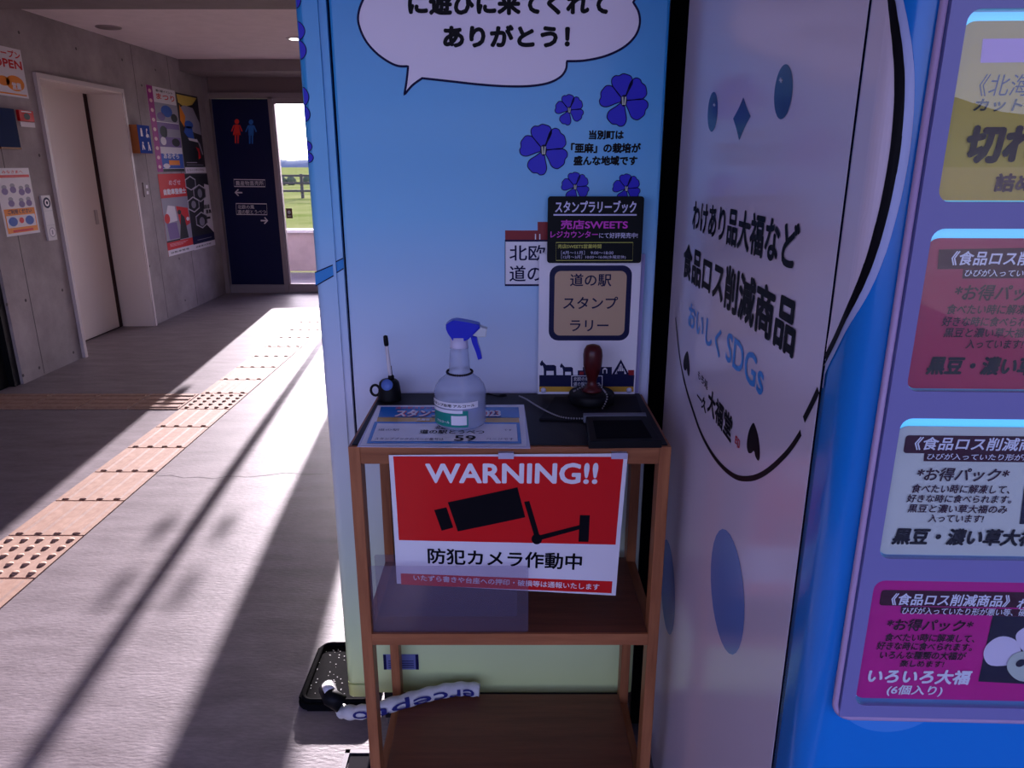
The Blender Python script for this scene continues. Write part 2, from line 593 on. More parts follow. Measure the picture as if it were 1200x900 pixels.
# ceiling over the corridor with its two beams
mb = MB(); mb.box((-9, -1.6, ZC), (3.2, 8.6, ZC + .15), M_ceil); ceiling = mb.build('ceiling', kind='structure')
mb = MB(); mb.box((-9, 4.35, 2.30), (3.2, 4.75, ZC), M_beam); mb.build('beam_front', kind='structure')
mb = MB(); mb.box((XL, 7.80, 2.31), (3.2, 8.32, ZC), M_beam); mb.build('beam_end', kind='structure')

# left wall: concrete with a recessed doorway
DY0, DY1, DZ, DD = 5.43, 6.55, 2.0, .27
mb = MB()
mb.box((XL - .32, 4.70, 0), (XL, DY0, ZC), M_conc)
mb.box((XL - .32, DY1, 0), (XL, 8.45, ZC), M_conc)
mb.box((XL - .32, DY0, DZ), (XL, DY1, ZC), M_conc)
wall_left = mb.build('wall_left', kind='structure')
PL = Plane((XL, 0, 0), (0, 1, 0), (0, 0, 1))
M_joint = mat('joint_dark', (92, 86, 90), .9)
ar = Art(PL)
for (u, v) in ((52, 437), (197, 373), (232, 358)):
    a = PL.px(u, v)[0]
    ar.rect(a - .004, 0.01, a + .004, 2.41, M_joint)
ar.build('joint_line', wall_left)
ar = Art(PL)
M_hole = mat('tie_hole', (92, 84, 88), .95)
for (u, v) in ((22, 38), (89, 57), (143, 70), (182, 82), (46, 182), (8, 357), (30, 352), (73, 340), (27, 440), (46, 431), (86, 413), (175, 312), (183, 372), (210, 303), (217, 352), (166, 100), (60, 120), (20, 100)):
    a, b = PL.px(u, v)
    if DY0 - .05 < a < DY1 + .05 and b < DZ + .05: continue
    ar.ell(a, b, .011, .011, M_hole)
ar.build('tie_hole', wall_left)

# the doorway: steel lining, sliding door set deep in it
mb = MB()
t = .012
mb.box((XL - DD, DY0, 0), (XL + .02, DY0 + t, DZ), M_door)
mb.box((XL - DD, DY1 - t, 0), (XL + .02, DY1, DZ), M_door)
mb.box((XL - DD, DY0, DZ - t), (XL + .02, DY1, DZ), M_door)
mb.box((XL - .005, DY0 - .03, 0), (XL + .025, DY0, DZ + .03), mat('door_trim', (206, 194, 196), .45))
mb.box((XL - .005, DY1, 0), (XL + .025, DY1 + .03, DZ + .03), MATS['door_trim'])
mb.box((XL - .005, DY0, DZ), (XL + .025, DY1, DZ + .03), MATS['door_trim'])
trim1 = mb.build('trim_1', kind='structure')
mb = MB()
mb.box((XL - DD - .04, DY0 - .1, .012), (XL - DD, DY1 - .075, DZ), M_door)
door1 = mb.build('door_1', kind='structure')
mb = MB(); mb.box((XL - DD - .05, DY1 - .075, 0), (XL - DD - .01, DY1, DZ), mat('door_gap', (60, 36, 34), .7)); mb.box((XL - DD - .05, DY0, 0), (XL - DD - .01, DY1, .012), MATS['door_gap'])
mb.build('door_gap', door1)
mb = MB(); mb.box((XL - DD, DY1 - .19, .93), (XL - DD + .012, DY1 - .155, 1.05), mat('recess_pull', (190, 176, 172), .4)); mb.build('door_handle', door1)

# dark doorway before the wall begins
mb = MB()
mb.box((XL - .30, 3.45, 0), (XL - .06, 4.70, 2.3), M_void)
mb.box((XL - .10, 4.64, 0), (XL - .02, 4.698, 2.3), mat('black_frame', (16, 16, 20), .4))
mb.build('door_2', kind='structure')
mb = MB(); mb.box((XL - .32, -1.6, 0), (XL, 3.45, ZC), M_conc); mb.box((XL - .32, 3.45, 2.3), (XL, 4.70, ZC), M_conc); mb.build('wall_near', kind='structure')

# end wall: aluminium screen, navy panel bay, glazed door bays, the rest solid
PE = Plane((0, YE, 0), (1, 0, 0), (0, 0, 1))
nx0 = PE.px(248, 113)[0]; nx1 = PE.px(315, 115)[0]
nz0, nz1 = .095, 2.12
mb = MB()
mb.box((XL, YE - .02, 2.12), (3.2, YE + .1, 2.42), mat('transom_paint', (128, 108, 110), .6))
mb.box((XL, YE - .01, 0), (nx0, YE + .1, 2.12), M_conc)
wall_end = mb.build('wall_end', kind='structure')
mb = MB()
mb.box((-.55, YE - .01, 0), (3.2, YE + .1, 2.12), M_conc)
mb.build('wall_end_solid', kind='structure')
mb = MB()
mb.box((nx0 - .10, YE - .07, 0), (nx0 - .01, YE + .02, 2.31), M_frame)           # corner post
mb.box((nx0 - .01, YE - .05, 2.10), (-.55, YE + .05, 2.16), M_frame)             # head rail
mb.box((nx1, YE - .05, 0), (nx1 + .045, YE + .05, 2.12), M_frame)                # post right of panel
mb.box((nx0 - .01, YE - .05, 0), (nx1, YE + .05, nz0), M_frame_l)                # kick plate
mb.build('trim_2', kind='structure')
gx0 = nx1 + .045
def leaf(n, x0, x1, st0, st1):
    mb = MB()
    mb.box((x0, YE - .025, 0.005), (x0 + st0, YE + .025, 2.10), M_frame)
    mb.box((x1 - st1, YE - .025, 0.005), (x1, YE + .025, 2.10), M_frame)
    mb.box((x0 + st0, YE - .025, 0.005), (x1 - st1, YE + .025, .10), M_frame)
    mb.box((x0 + st0, YE - .025, 2.05), (x1 - st1, YE + .025, 2.10), M_frame)
    d = mb.build('door_%d' % n, kind='structure')
    mb = MB(); mb.box((x0 + st0, YE - .004, .10), (x1 - st1, YE + .004, 2.05), M_glass)
    mb.build('pane', d)
    return d
d3 = leaf(3, gx0, -1.817, .015, .028)
d4 = leaf(4, -1.813, -1.46, .028, .03)
mb = MB(); mb.box((-1.46, YE - .05, 0), (-1.19, YE + .05, 2.10), M_frame); mb.build('trim_3', kind='structure')
w1 = leaf(5, -1.19, -.55, .03, .03)
PG = Plane((0, YE - .004, 0), (1, 0, 0), (0, 0, 1))
# stickers on the glass: one small brown square in view, four round ones further along
st = thing('door_sticker', 'small brown square sticker low on the glass end door', 'sticker', PG.at(*PG.px(339, 250)))
a, b = PG.px(339, 250)
slab('sticker_sheet', PG, a - .035, b - .055, a + .035, b + .055, .001, mat('sticker_brown', (116, 86, 78), .5), st)
ar = Art(PG, 4); ar.ell(a, b + .012, .018, .02, M_paper); ar.rect(a - .02, b - .035, a + .02, b - .025, M_paper); ar.build('emblem', st)
for k, (x, z) in enumerate(((-1.937, 1.285), (-1.688, 1.285), (-1.932, 1.385), (-1.696, 1.385))):
    s = thing('door_sticker', 'oval orange warning sticker on the glass end door behind the blue machine', 'sticker', (x, YE - .006, z), 0, 'oval glass door stickers')
    mb = MB(); mb.prism([(x + .05 * math.cos(2 * PI * i / 24), z + .018 * math.sin(2 * PI * i / 24)) for i in range(24)], 'y', YE - .0065, YE - .0045, mat('sticker_orange', (214, 120, 40), .5)); mb.build('sticker_sheet', s)

# walls around the machines
mb = MB(); mb.box((.40, 1.60, 0), (3.2, 1.75, ZC), M_conc); mb.build('wall_back', kind='structure')
mb = MB(); mb.box((.40, 1.75, 0), (.55, YE - .01, ZC), M_conc); mb.build('wall_right', kind='structure')
mb = MB(); mb.box((.315, 1.585, 0), (.62, 1.598, ZC), mat('gap_shade_black', (6, 6, 9), .9, spec=.05)); mb.build('gap_shade_sheet', kind='structure')  # black sheet added to paint the shade in the gap between the machines
mb = MB(); mb.box((3.05, -1.6, 0), (3.2, 1.6, ZC), M_conc); mb.build('wall_side', kind='structure')

# outside, beyond the glass door
M_terr = noisy('terrace_concrete', (176, 158, 154), (196, 178, 174), 4, .9)
mb = MB(); mb.box((-6, 10.0, 0.02), (4, 10.2, .54), M_terr); mb.box((-6, 9.97, .54), (4, 10.23, .575), mat('parapet_cap', (226, 220, 216), .8)); mb.build('wall_parapet', kind='structure')
M_field = noisy('field_grass', (86, 100, 46), (122, 126, 80), .35, 1, 10, spec=0)
mb = MB(); mb.box((-420, 10.3, -.4), (420, 520, -.12), M_field); mb.build('ground_field', kind='structure')
mb = MB(); mb.box((-420, -520, -.4), (420, -2.3, -.12), noisy('ground_gravel', (112, 108, 106), (136, 132, 130), .6, 1)); mb.build('ground_front', kind='structure')
def ridge(name, y, x0, x1, hs, m, depth=60, seed=1):
    rnd = random.Random(seed); mb = MB(); n = len(hs)
    v = []; f = []
    for i, h in enumerate(hs):
        x = x0 + (x1 - x0) * i / (n - 1)
        v += [(x, y, -.3), (x, y + depth * .5, h), (x, y + depth, -.3)]
    for i in range(n - 1):
        for k in (0, 1): f.append((i * 3 + k, i * 3 + 3 + k, i * 3 + 4 + k, i * 3 + 1 + k))
    mb.add(v, f, m, True)
    return mb.build(name, kind='structure')
M_hill = mat('hill_far', (108, 116, 124), 1, spec=0)
ridge('hills', 470, -300, 260, [5.5 + 1.6 * math.sin(i * .9) + .9 * math.sin(i * 2.1 + 1) for i in range(40)], M_hill, 30)
ridge('hills_front', -520, -500, 520, [max(14, 52 - abs(i - 43) * 3.2) + 2.0 * math.sin(i * 1.3) for i in range(60)], mat('hill_dark', (58, 66, 70), 1), -90)
# timber rail fence on the field
fx0, fx1, fy = -19.5, -8.5, 36
fe = thing('rail_fence', 'dark wooden rail fence across the field outside the glass door', 'fence', ((fx0 + fx1) / 2, fy, -.12))
M_fence = mat('fence_wood', (92, 86, 78), .9)
x = fx0
while x <= fx1:
    mb = MB(); mb.box((x - .06, fy - .06, -.12), (x + .06, fy + .06, 1.0), M_fence); mb.build('post', fe); x += 1.35
for z in (.22, .58, .92):
    mb = MB(); mb.box((fx0 - .1, fy - .1, z - .05), (fx1 + .1, fy - .05, z + .05), M_fence); mb.build('rail', fe)
# row of bushes behind the fence: nobody could count them
rnd = random.Random(3); mb = MB()
M_bush = noisy('bush_green', (66, 76, 56), (98, 108, 72), 2, 1)
for i in range(70):
    x = -40 + 40 * i / 70 + rnd.uniform(-.3, .3); r = rnd.uniform(.32, .5)
    mb.lathe([(r * .5, 0), (r, r * .4), (r * .9, r), (r * .45, r * 1.5), (.05, r * 1.7)], (x, 62 + rnd.uniform(-2, 2), -.13), M_bush, 9)
o = mb.build('bushes', kind='stuff'); tag(o, 'line of green bushes on the field behind the rail fence', 'bushes', kind='stuff')

# ceiling fittings
c = onZ(346, 45, ZC)
dl = thing('downlight', 'lit round recessed ceiling light near the blue machine', 'ceiling light', c)
mb = MB(); mb.lathe([(.075, -.006), (.075, 0), (.05, 0), (.05, -.006)], c, mat('white_metal', (225, 220, 220), .4), 28); mb.build('ring', dl)
mb = MB(); mb.lathe([(.048, -.0085), (.048, -.0065)], c, mat('lamp_glow', (255, 246, 236), .4, emit=9), 28); mb.build('lamp_disc', dl)
c = onZ(127, 31.5, ZC)
sp = thing('ceiling_speaker', 'round grey ceiling grille above the cream sliding door', 'ceiling speaker', c)
mb = MB(); mb.lathe([(.09, -.008), (.09, 0), (.085, 0), (.085, -.008)], c, mat('grille_rim', (176, 160, 160), .6), 28); mb.build('rim', sp)
mb = MB(); mb.lathe([(.08, -.0105), (.08, -.0085)], c, mat('grille_dark', (150, 132, 134), .8), 28); mb.build('grille', sp)

# ------------------------------------------------------------------ tactile paving
M_tile = noisy('tactile_beige', (156, 122, 104), (176, 144, 126), 30, .7, second=(8, .9), spec=.25)
TS, TP = .303, .313
def bar_tile_bm(along):
    mb = MB()
    h = TS / 2
    mb.box((-h, -h, 0), (h, h, .004), M_tile)
    for i in range(4):
        c = -h + TS * (i + .5) / 4; w = .017
        pr = [(-w, .004), (-w * .55, .0085), (w * .55, .0085), (w, .004)]
        if along == 'y':
            mb.prism([(c + x, z) for x, z in pr], 'y', -h + .012, h - .012, M_tile)
        else:
            mb.prism([(c + x, z) for x, z in pr], 'x', -h + .012, h - .012, M_tile)
    return mb
def dot_tile_bm():
    mb = MB(); h = TS / 2
    mb.box((-h, -h, 0), (h, h, .004), M_tile)
    for i in range(5):
        for j in range(5):
            mb.lathe([(.0145, .003), (.0125, .0065), (.0095, .009)], (-h + TS * (i + .5) / 5, -h + TS * (j + .5) / 5, 0), M_tile, 14)
    return mb
TX, TY0 = -1.86, 4.32
protos = {}
def tile(kind, x, y, label, group=None):
    if kind not in protos:
        o = {'y': lambda: bar_tile_bm('y'), 'x': lambda: bar_tile_bm('x'), 'd': dot_tile_bm}[kind]().build('tactile_tile')
        protos[kind] = o
    else:
        o = protos[kind].copy(); COL.objects.link(o)
    o.location = (x, y, .0005)
    for k in ('group',):
        if k in o: del o[k]
    tag(o, label, 'tactile tile', group)
tile('d', TX, TY0, 'studded beige tactile tile where the cross strip meets the main strip')
tile('d', TX, TY0 - 6 * TP, 'studded beige tactile tile nearest the camera, in the main strip')
for k in range(1, 6):
    tile('y', TX, TY0 - k * TP, 'beige bar tactile tile, number %s from the junction studs toward the camera' % ('one', 'two', 'three', 'four', 'five')[k - 1], 'tactile bar tiles before the junction')
for k in (7, 8, 9):
    tile('y', TX, TY0 - k * TP, 'beige bar tactile tile in front of the nearest studded tile', 'tactile bar tiles at the near end')
for k in range(1, 12):
    tile('y', TX, TY0 + k * TP, 'sunlit pale bar tactile tile of the strip running to the glass door', 'tactile bar tiles beyond the junction')
for k in range(1, 6):
    tile('x', TX - k * TP, TY0, 'brown bar tactile tile of the shaded cross strip, %s from the junction studs' % ('first', 'second', 'third', 'fourth', 'fifth')[k - 1], 'tactile tiles of the cross strip')

# ================================================================== BLUE MACHINE, SIDE ON
M_wrap = zramp('wrap_sky_gradient', [(.15, (216, 228, 150)), (.34, (208, 226, 170)), (.62, (210, 222, 208)), (.95, (214, 218, 236)), (1.12, (184, 212, 240)), (1.32, (122, 196, 242)), (1.55, (62, 166, 228)), (1.80, (36, 140, 210))], .26, .35)
XA0, XA1 = -.347, .300
va = thing('vending_machine', 'sky-blue wrapped vending machine standing side-on behind the wooden stand', 'vending machine', (-.03, 1.95, 0))
ZB, ZT = .15, 1.83
mb = MB(); mb.box((XA0, YA, ZB), (XA1, 2.45, ZT), M_wrap); mb.build('cabinet', va, bevel=.006)
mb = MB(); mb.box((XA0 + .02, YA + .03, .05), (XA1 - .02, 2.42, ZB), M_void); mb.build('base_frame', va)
# door seen edge-on at the left: rounded outer shell and an inner ledge
def arc(cx, cy, r, a0, a1, n=8): return [(cx + r * math.cos(a0 + (a1 - a0) * i / n), cy + r * math.sin(a0 + (a1 - a0) * i / n)) for i in range(n + 1)]
dx0, dx1, dy0 = -.411, -.366, YA - .006
prof = arc(dx0 + .018, dy0 + .018, .018, 1.5 * PI, PI) + [(dx0, 2.46), (dx1, 2.46), (dx1, dy0)]
mb = MB(); mb.prism(prof, 'z', .185, ZT, M_wrap); mb.prism(prof, 'z', ZB - .005, .180, M_wrap)
mb.prism([(dx0 + .01, dy0 + .01), (dx0 + .01, 2.4), (dx1, 2.4), (dx1, dy0 + .01)], 'z', .17, .19, M_gap)
door_a = mb.build('door', va)
mb = MB(); mb.box((dx1, YA - .001, ZB), (XA0 - .004, 2.45, ZT), M_wrap); mb.build('door_ledge', va)
mb = MB(); mb.box((XA0 - .004, YA + .012, ZB), (XA0, 2.4, ZT), M_gap); mb.build('door_gasket', va)
for (x, y) in ((-.30, 1.60), (.24, 1.60), (-.30, 2.36), (.24, 2.36)):
    mb = MB(); mb.lathe([(.032, 0), (.032, .012), (.012, .016), (.012, .06)], (x, y, 0), M_steel, 18); mb.build('foot', va)

PA = Plane((0, YA, 0), (1, 0, 0), (0, 0, 1))
PD = Plane((0, dy0, 0), (1, 0, 0), (0, 0, 1))
def q(pts): return [(380 + x / 2.857, y / 2.857) for x, y in pts]
bub = splines(q([(250, -110), (165, -50), (130, 0), (114, 50), (118, 90), (140, 138), (175, 178), (215, 207), (248, 221), (281, 222)]),
              q([(281, 222), (276, 270), (268, 318)]), q([(268, 318), (295, 286), (328, 262)]),
              q([(328, 262), (420, 272), (520, 283), (610, 289), (690, 288), (750, 278), (790, 258), (809, 232), (812, 205)]),
              q([(812, 205), (870, 203), (940, 188), (1000, 160), (1040, 122), (1056, 80), (1052, 40), (1034, 8)]),
              q([(1034, 8), (1056, -40), (1030, -90), (960, -130)]), q([(960, -130), (600, -140), (250, -110)]), n=5)
M_outline = mat('outline_navy', (18, 15, 64), .5, spec=.15)
M_bub = mat('bubble_white', (232, 222, 238), .28, coat=.35)
ar = Art(PA, 1); P = ar.P(bub)
ar.poly(P[:-1], M_bub, 0); ar.stroke(P[:-1], .0042, M_outline, 1, True); bub_o = ar.build('speech_bubble', va)
ar = Art(PA, 3)
ar.ptext('に遊びに来てくれて', 478, -10, 715, 18, M_black, 0, .05)
ar.ptext('ありがとう！', 519, 29, 668, 56, M_black, 0, .05)
ar.build('lettering', bub_o)
ar = Art(PA, 1)
ar.ptext('当別町は', 690, 152.5, 731, 163.5, M_black, 0, .045)
ar.ptext('「亜麻」の栽培が', 669, 167.5, 751, 179.5, M_black, 0, .045)
ar.ptext('盛んな地域です', 672, 182.5, 747, 194, M_black, 0, .045)
ar.build('lettering', va)

M_petal = mat('petal_blue', (40, 34, 204), .4)
M_stam = mat('stamen_pale', (196, 206, 190), .4)
def flower(ar, u, v, r, L=0, petals=(98, 38, -28, -112, 166)):
    c = PA.px(u, v); rr = r * .00168
    for k, d in enumerate(petals):
        d = math.radians(d); ln = rr * (1.0 if k < 3 else .98)
        pts = []
        shape = [(0.06, 0), (.34, .22), (.62, .40), (.86, .40), (.97, .25), (.95, .10), (1.0, -.06), (.95, -.22), (.84, -.38), (.60, -.40), (.34, -.22)]
        for x, y in shape:
            pts.append((c[0] + ln * (x * math.cos(d) - y * math.sin(d)), c[1] + ln * (x * math.sin(d) + y * math.cos(d))))
        pts = spline(pts, True, 4)
        ar.poly(pts, M_petal, L); ar.stroke(pts, max(.0014, rr * .035), M_outline, L + 1, True)
    ar.ell(c[0], c[1], rr * .13, rr * .22, M_outline, L + 2)
    for s in (-.06, .06): ar.stroke([(c[0] + rr * s, c[1] + rr * .14), (c[0] + rr * s * .6, c[1] - rr * .16)], rr * .06, M_stam, L + 3)
for (u, v, r) in ((731, 118, 29), (667, 129, 17), (637, 176, 29), (674, 219, 17), (734, 221, 17)):
    ar = Art(PA, 1); flower(ar, u, v, r); ar.build('flower_print', va)
# petals that run round the door corner
ar = Art(PD, 1)
def edge_petal(v0, v1, w):
    um = 347.5 + (v0 + v1) / 2 * .0685 + 6
    z0 = PD.px(um, v1)[1]; z1 = PD.px(um, v0)[1]; x0 = dx0 + .006
    pts = [(x0, z1)] + [(x0 + w * math.sin(PI * t) ** .7, z1 + (z0 - z1) * t) for t in [i / 10 for i in range(1, 10)]] + [(x0, z0)]
    ar.poly(pts, M_petal, 0); ar.stroke(pts, .0015, M_outline, 1)
for a in ((-14, 10, .009), (25, 47, .012), (47, 70, .012), (102, 124, .010), (124, 143, .010), (165, 178, .009), (178, 191, .010)): edge_petal(*a)
ar.build('flower_print', va)
M_river = mat('river_blue', (38, 142, 214), .3, coat=.3)
ar = Art(PD, 1)
p = [(369, 319.5), (390, 310.5), (391, 323), (370, 335)]
ar.ppoly(p, M_river, 0); ar.pstroke([p[0], p[1]], .0022, M_outline, 1); ar.pstroke([p[2], p[3]], .0022, M_outline, 1)
ar.build('ribbon_print', va)
PDL = Plane((0, YA - .001, 0), (1, 0, 0), (0, 0, 1))
ar = Art(PDL, 1)
p = [(391, 308), (402.3, 302.5), (402.8, 314.5), (391.5, 321.5)]
ar.ppoly(p, M_river, 0); ar.pstroke([p[0], p[1]], .0022, M_outline, 1); ar.pstroke([p[2], p[3]], .0022, M_outline, 1)
ar.build('ribbon_print', va)
# station emblem: red roof over a white name box
ar = Art(PA, 1)
M_roof = mat('roof_red', (136, 24, 34), .35)
ar.ppoly([(592, 283), (592, 270), (630, 270), (630, 260), (744, 260), (744, 283)], M_roof, 0)
ar.ppoly([(592, 282), (744, 282), (742, 334), (592, 334)], M_white, 1)
ar.pstroke([(592, 282), (744, 282), (742, 334), (592, 334)], .0042, M_ink, 2, True)
for u in (627.5, 632.5): ar.pstroke([(u, 274), (u, 280.5)], .0022, M_white, 2)
ar.ptext('北欧の風', 597, 287, 682, 305.5, M_ink, 3, .012)
ar.ptext('道の駅とうべつ', 597, 311, 736, 330, M_ink, 3, .012)
ar.build('emblem', va)
a0, b1 = PA.px(449, 766.5); a1, b0 = PA.px(491, 784)
rp = slab('rating_plate', PA, a0, b0, a1, b1, .0015, mat('plate_blue_grey', (120, 128, 176), .35, .2), va)
ar = Art(PA, 5)
for k in range(4): ar.rect(a0 + .012, b0 + .006 + k * .006, a1 - .012, b0 + .008 + k * .006, M_ink)
ar.rect(a0, b0, a0 + .007, b1, M_ink); ar.rect(a1 - .007, b0, a1, b1, M_ink)
ar.build('plate_lettering', rp)

# ================================================================== PALE MACHINE ON THE RIGHT (slightly turned)
BYAW = -.030
BORG = Vector((.302, .615, 0))
MBX = Matrix.Translation(BORG) @ Matrix.Rotation(BYAW, 4, 'Z')
def bl(x, y, z=0): return MBX @ Vector((x, y, z))
bR = (MBX.to_3x3() @ Vector((1, 0, 0))); bB = (MBX.to_3x3() @ Vector((0, 1, 0)))
vb = thing('vending_machine', 'white and blue vending machine with four lit product windows beside the stand', 'vending machine', BORG, BYAW)
M_bwhite = mat('panel_white', (226, 214, 230), .22, coat=.5)
M_bblue = mat('panel_blue', (8, 122, 210), .22, coat=.5)
SEAM = .066
mb = MB(MBX); mb.box((0, SEAM + .0065, .10), (1.02, .875, ZT), M_bwhite); mb.build('cabinet', vb)
mb = MB(MBX); mb.box((.0006, SEAM + .0003, .10), (1.0, SEAM + .0062, ZT - .004), mat('gasket_rubber', (7, 9, 30), .95, spec=.02)); mb.build('door_gasket', vb)
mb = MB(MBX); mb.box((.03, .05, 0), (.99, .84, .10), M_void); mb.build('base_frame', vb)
R_ = .034
dprof = [(.004, SEAM), (0, SEAM), (0, SEAM - .010)] + [(R_ - R_ * math.cos(i / 10 * PI / 2), R_ - R_ * math.sin(i / 10 * PI / 2)) for i in range(11)] + [(1.02 - R_ + R_ * math.sin(i / 10 * PI / 2), R_ - R_ * math.cos(i / 10 * PI / 2)) for i in range(11)] + [(1.02, SEAM)]
ND = 15
# door skin, with the display bay cut out of its flat front
PFb = Plane(bl(0, 0, 0), bR, (0, 0, 1))
PFr = Plane(bl(0, -.010, 0), bR, (0, 0, 1))
fa0 = PFr.px(1085.5, 193)[0]; fz0 = PFr.px(1050, 841)[1]; fa1, fz1 = .86, 1.76
mb = MB(MBX)
def skin(pts, z0, z1):
    v = [(p[0], p[1], z) for z in (z0, z1) for p in pts]; n = len(pts)
    mb.add(v, [(i, i + 1, n + i + 1, n + i) for i in range(n - 1)], M_bblue, True)
skin(dprof, .10, fz0 + .01); skin(dprof, fz1 - .01, ZT)
i0 = next(i for i, p in enumerate(dprof) if p[0] > .5)
skin(dprof[:i0] + [(fa0 + .012, 0)], fz0 + .01, fz1 - .01)
skin([(fa1 - .012, 0)] + dprof[i0:], fz0 + .01, fz1 - .01)
n = len(dprof)
mb.add([(p[0], p[1], ZT) for p in dprof], [tuple(range(n))], M_bblue); mb.add([(p[0], p[1], .10) for p in dprof], [tuple(range(n))], M_bblue)
door_b = mb.build('door', vb)

# arc-length surface along the door skin, for the print that runs round its corner
plen = [0]
for i in range(1, ND): plen.append(plen[-1] + (Vector(dprof[i]) - Vector(dprof[i - 1])).length)
def door_fn(a, b, k=0):
    a_ = max(0, a)
    for i in range(1, ND):
        if a_ <= plen[i] or i == ND - 1:
            p0, p1 = Vector(dprof[i - 1]), Vector(dprof[i]); d = (p1 - p0).normalized()
            p = p0 + d * (a_ - plen[i - 1]); nn = Vector((d.y, -d.x))
            # smooth normal near the arc
            if nn.dot(Vector((-1, -1))) < 0: nn = -nn
            p = p + nn * k
            return MBX @ Vector((p.x, p.y, b))
PDB = Patch(door_fn, .09, 1.2)
PSb = Plane(bl(0, 0, 0), -bB, (0, 0, 1))       # cabinet side: a runs towards the front
line = [(1043, -22), (1048, 0), (1055, 50), (1058, 100), (1054.5, 160), (1047, 210), (1036, 260), (1021, 310), (1003, 352), (984, 392), (968, 425), (957.5, 450)]
lp = [PDB.px(*p) for p in line]
lp = spline(lp, n=6)
lp = [(max(.001, a), b) for a, b in lp]
ar = Art(PDB, 1)
top = ZT - .002
wpts = [(.0005, lp[-1][1]), ] + lp[::-1] + [(lp[0][0] - .01, top), (.0005, top)]
ar.poly(wpts, M_bwhite, 0)
rim = [(a + .0035, b) for a, b in lp]
ar.stroke(rim, .010, mat('rim_pale', (176, 186, 226), .3), 1)
ar.stroke([(a - .002, b) for a, b in lp], .0078, M_black, 2)
ar.build('egg_outline_print', vb, grid=(0, .16, 40, .9, 1.85, 4))

ar = Art(PSb, 1)
ring = spline([(792, 372), (793.5, 390), (797, 420), (803, 450), (812, 480), (822, 508), (835, 532), (848, 548), (862, 558.5), (875, 561), (888, 558.5), (903, 549.5), (920, 533.5), (930, 521), (939, 507)], n=5)
ar.pstroke(ring, .0075, M_black, 0)
ar.pstroke(spline([(942.5, 492), (953, 471), (959.5, 457)], n=4), .0085, M_black, 0)
M_eye = mat('print_teal_dark', (30, 62, 96), .25, coat=.4)
ar.pell(835.5, 131, 5.8, 23.5, M_eye, 0, .06)
ar.pell(918.5, 107.5, 10.5, 32.5, M_eye, 0, .10)
ar.ppoly(spline([(871.5, 114), (865.8, 127.2), (859.5, 139)], n=3) + spline([(859.5, 139), (863.4, 151.4), (866.5, 164.5)], n=3) + spline([(866.5, 164.5), (872.9, 149.8), (880, 136)], n=3) + spline([(880, 136), (875.4, 125.4), (871.5, 114)], n=3)[:-1], M_eye, 0)
for (u, v, s) in ((837.5, 123, 2.2), (916, 94, 3.5)):
    for d in (0, PI / 3, 2 * PI / 3):
        ar.pstroke([(u - s * math.cos(d) * .6, v - s * math.sin(d)), (u + s * math.cos(d) * .6, v + s * math.sin(d))], .0012, M_white, 1)
sp1 = [(883, 495.5), (878, 505), (875.5, 520), (877, 530), (881, 531), (884, 528.5), (886, 536), (889.5, 540), (891, 532), (889.5, 514), (886, 501)]
sp2 = [(805.5, 411.5), (802.5, 417), (801, 426), (802, 433), (804, 434), (805, 432), (806, 438), (807.5, 441), (808.5, 435), (808, 424), (807, 415)]
ar.ppoly(spline(sp1, True, 3), M_black, 0); ar.ppoly(spline(sp2, True, 3), M_black, 0)
M_oval = mat('print_blue_oval', (104, 138, 206), .25, coat=.4)
ar.pell(853, 693.5, 19, 74, M_oval, 0, -.08); ar.pell(783, 688, 8, 56, M_oval, 0, -.04)
ar.build('figure_print', vb)
ar = Art(PSb, 2)
M_sdg = mat('print_sky_text', (64, 150, 226), .3)
ar.otext('わけあり品大福など', 812.5, 233, 270, 937.5, 281, M_black, 0, .03)
ar.otext('食品ロス削減商品', 801.5, 282.5, 325, 936, 369, M_black, 0, .035)
ar.otext('おいしく', 807.5, 352.5, 382.5, 846, 395, M_sdg, 0, .03)
ar.otext('SDGs', 852, 386.5, 423, 896.5, 440, M_sdg, 0, .02)
ar.otext('もち処', 818.5, 432.5, 443, 830.5, 449, M_black, 0, .01)
ar.otext('一久', 817.5, 455, 470.5, 829, 469, M_black, 0, .03)
ar.otext('大福堂', 830.5, 452, 483, 859.5, 492, M_black, 0, .03)
M_seal = mat('seal_red', (196, 40, 60), .4)
ar.otext('印', 862, 508, 521, 868, 517, M_seal, 0, .03)
ar.build('lettering', vb)
# pale disc printed on the blue front, under the display frame
ar = Art(PFb, 1)
c = PFb.px(1047, 800)
M_disc = mat('print_pale_disc', (64, 140, 220), .22, coat=.5)
circ = [(c[0] + .060 * math.cos(2 * PI * i / 64), c[1] + .060 * math.sin(2 * PI * i / 64)) for i in range(64)]
def clip(pts, ax, lim, keep_less):
    out = []
    for p, q_ in zip(pts, pts[1:] + pts[:1]):
        ip = (p[ax] < lim) == keep_less; iq = (q_[ax] < lim) == keep_less
        if ip: out.append(p)
        if ip != iq:
            t_ = (lim - p[ax]) / (q_[ax] - p[ax]); out.append((p[0] + (q_[0] - p[0]) * t_, p[1] + (q_[1] - p[1]) * t_))
    return out
ar.poly(clip(circ, 0, fa0 + .010, True), M_disc, 0)
ar.poly(clip(clip(circ, 0, fa0 + .010, False), 1, fz0 + .008, True), M_disc, 0)
ar.build('disc_print', vb)

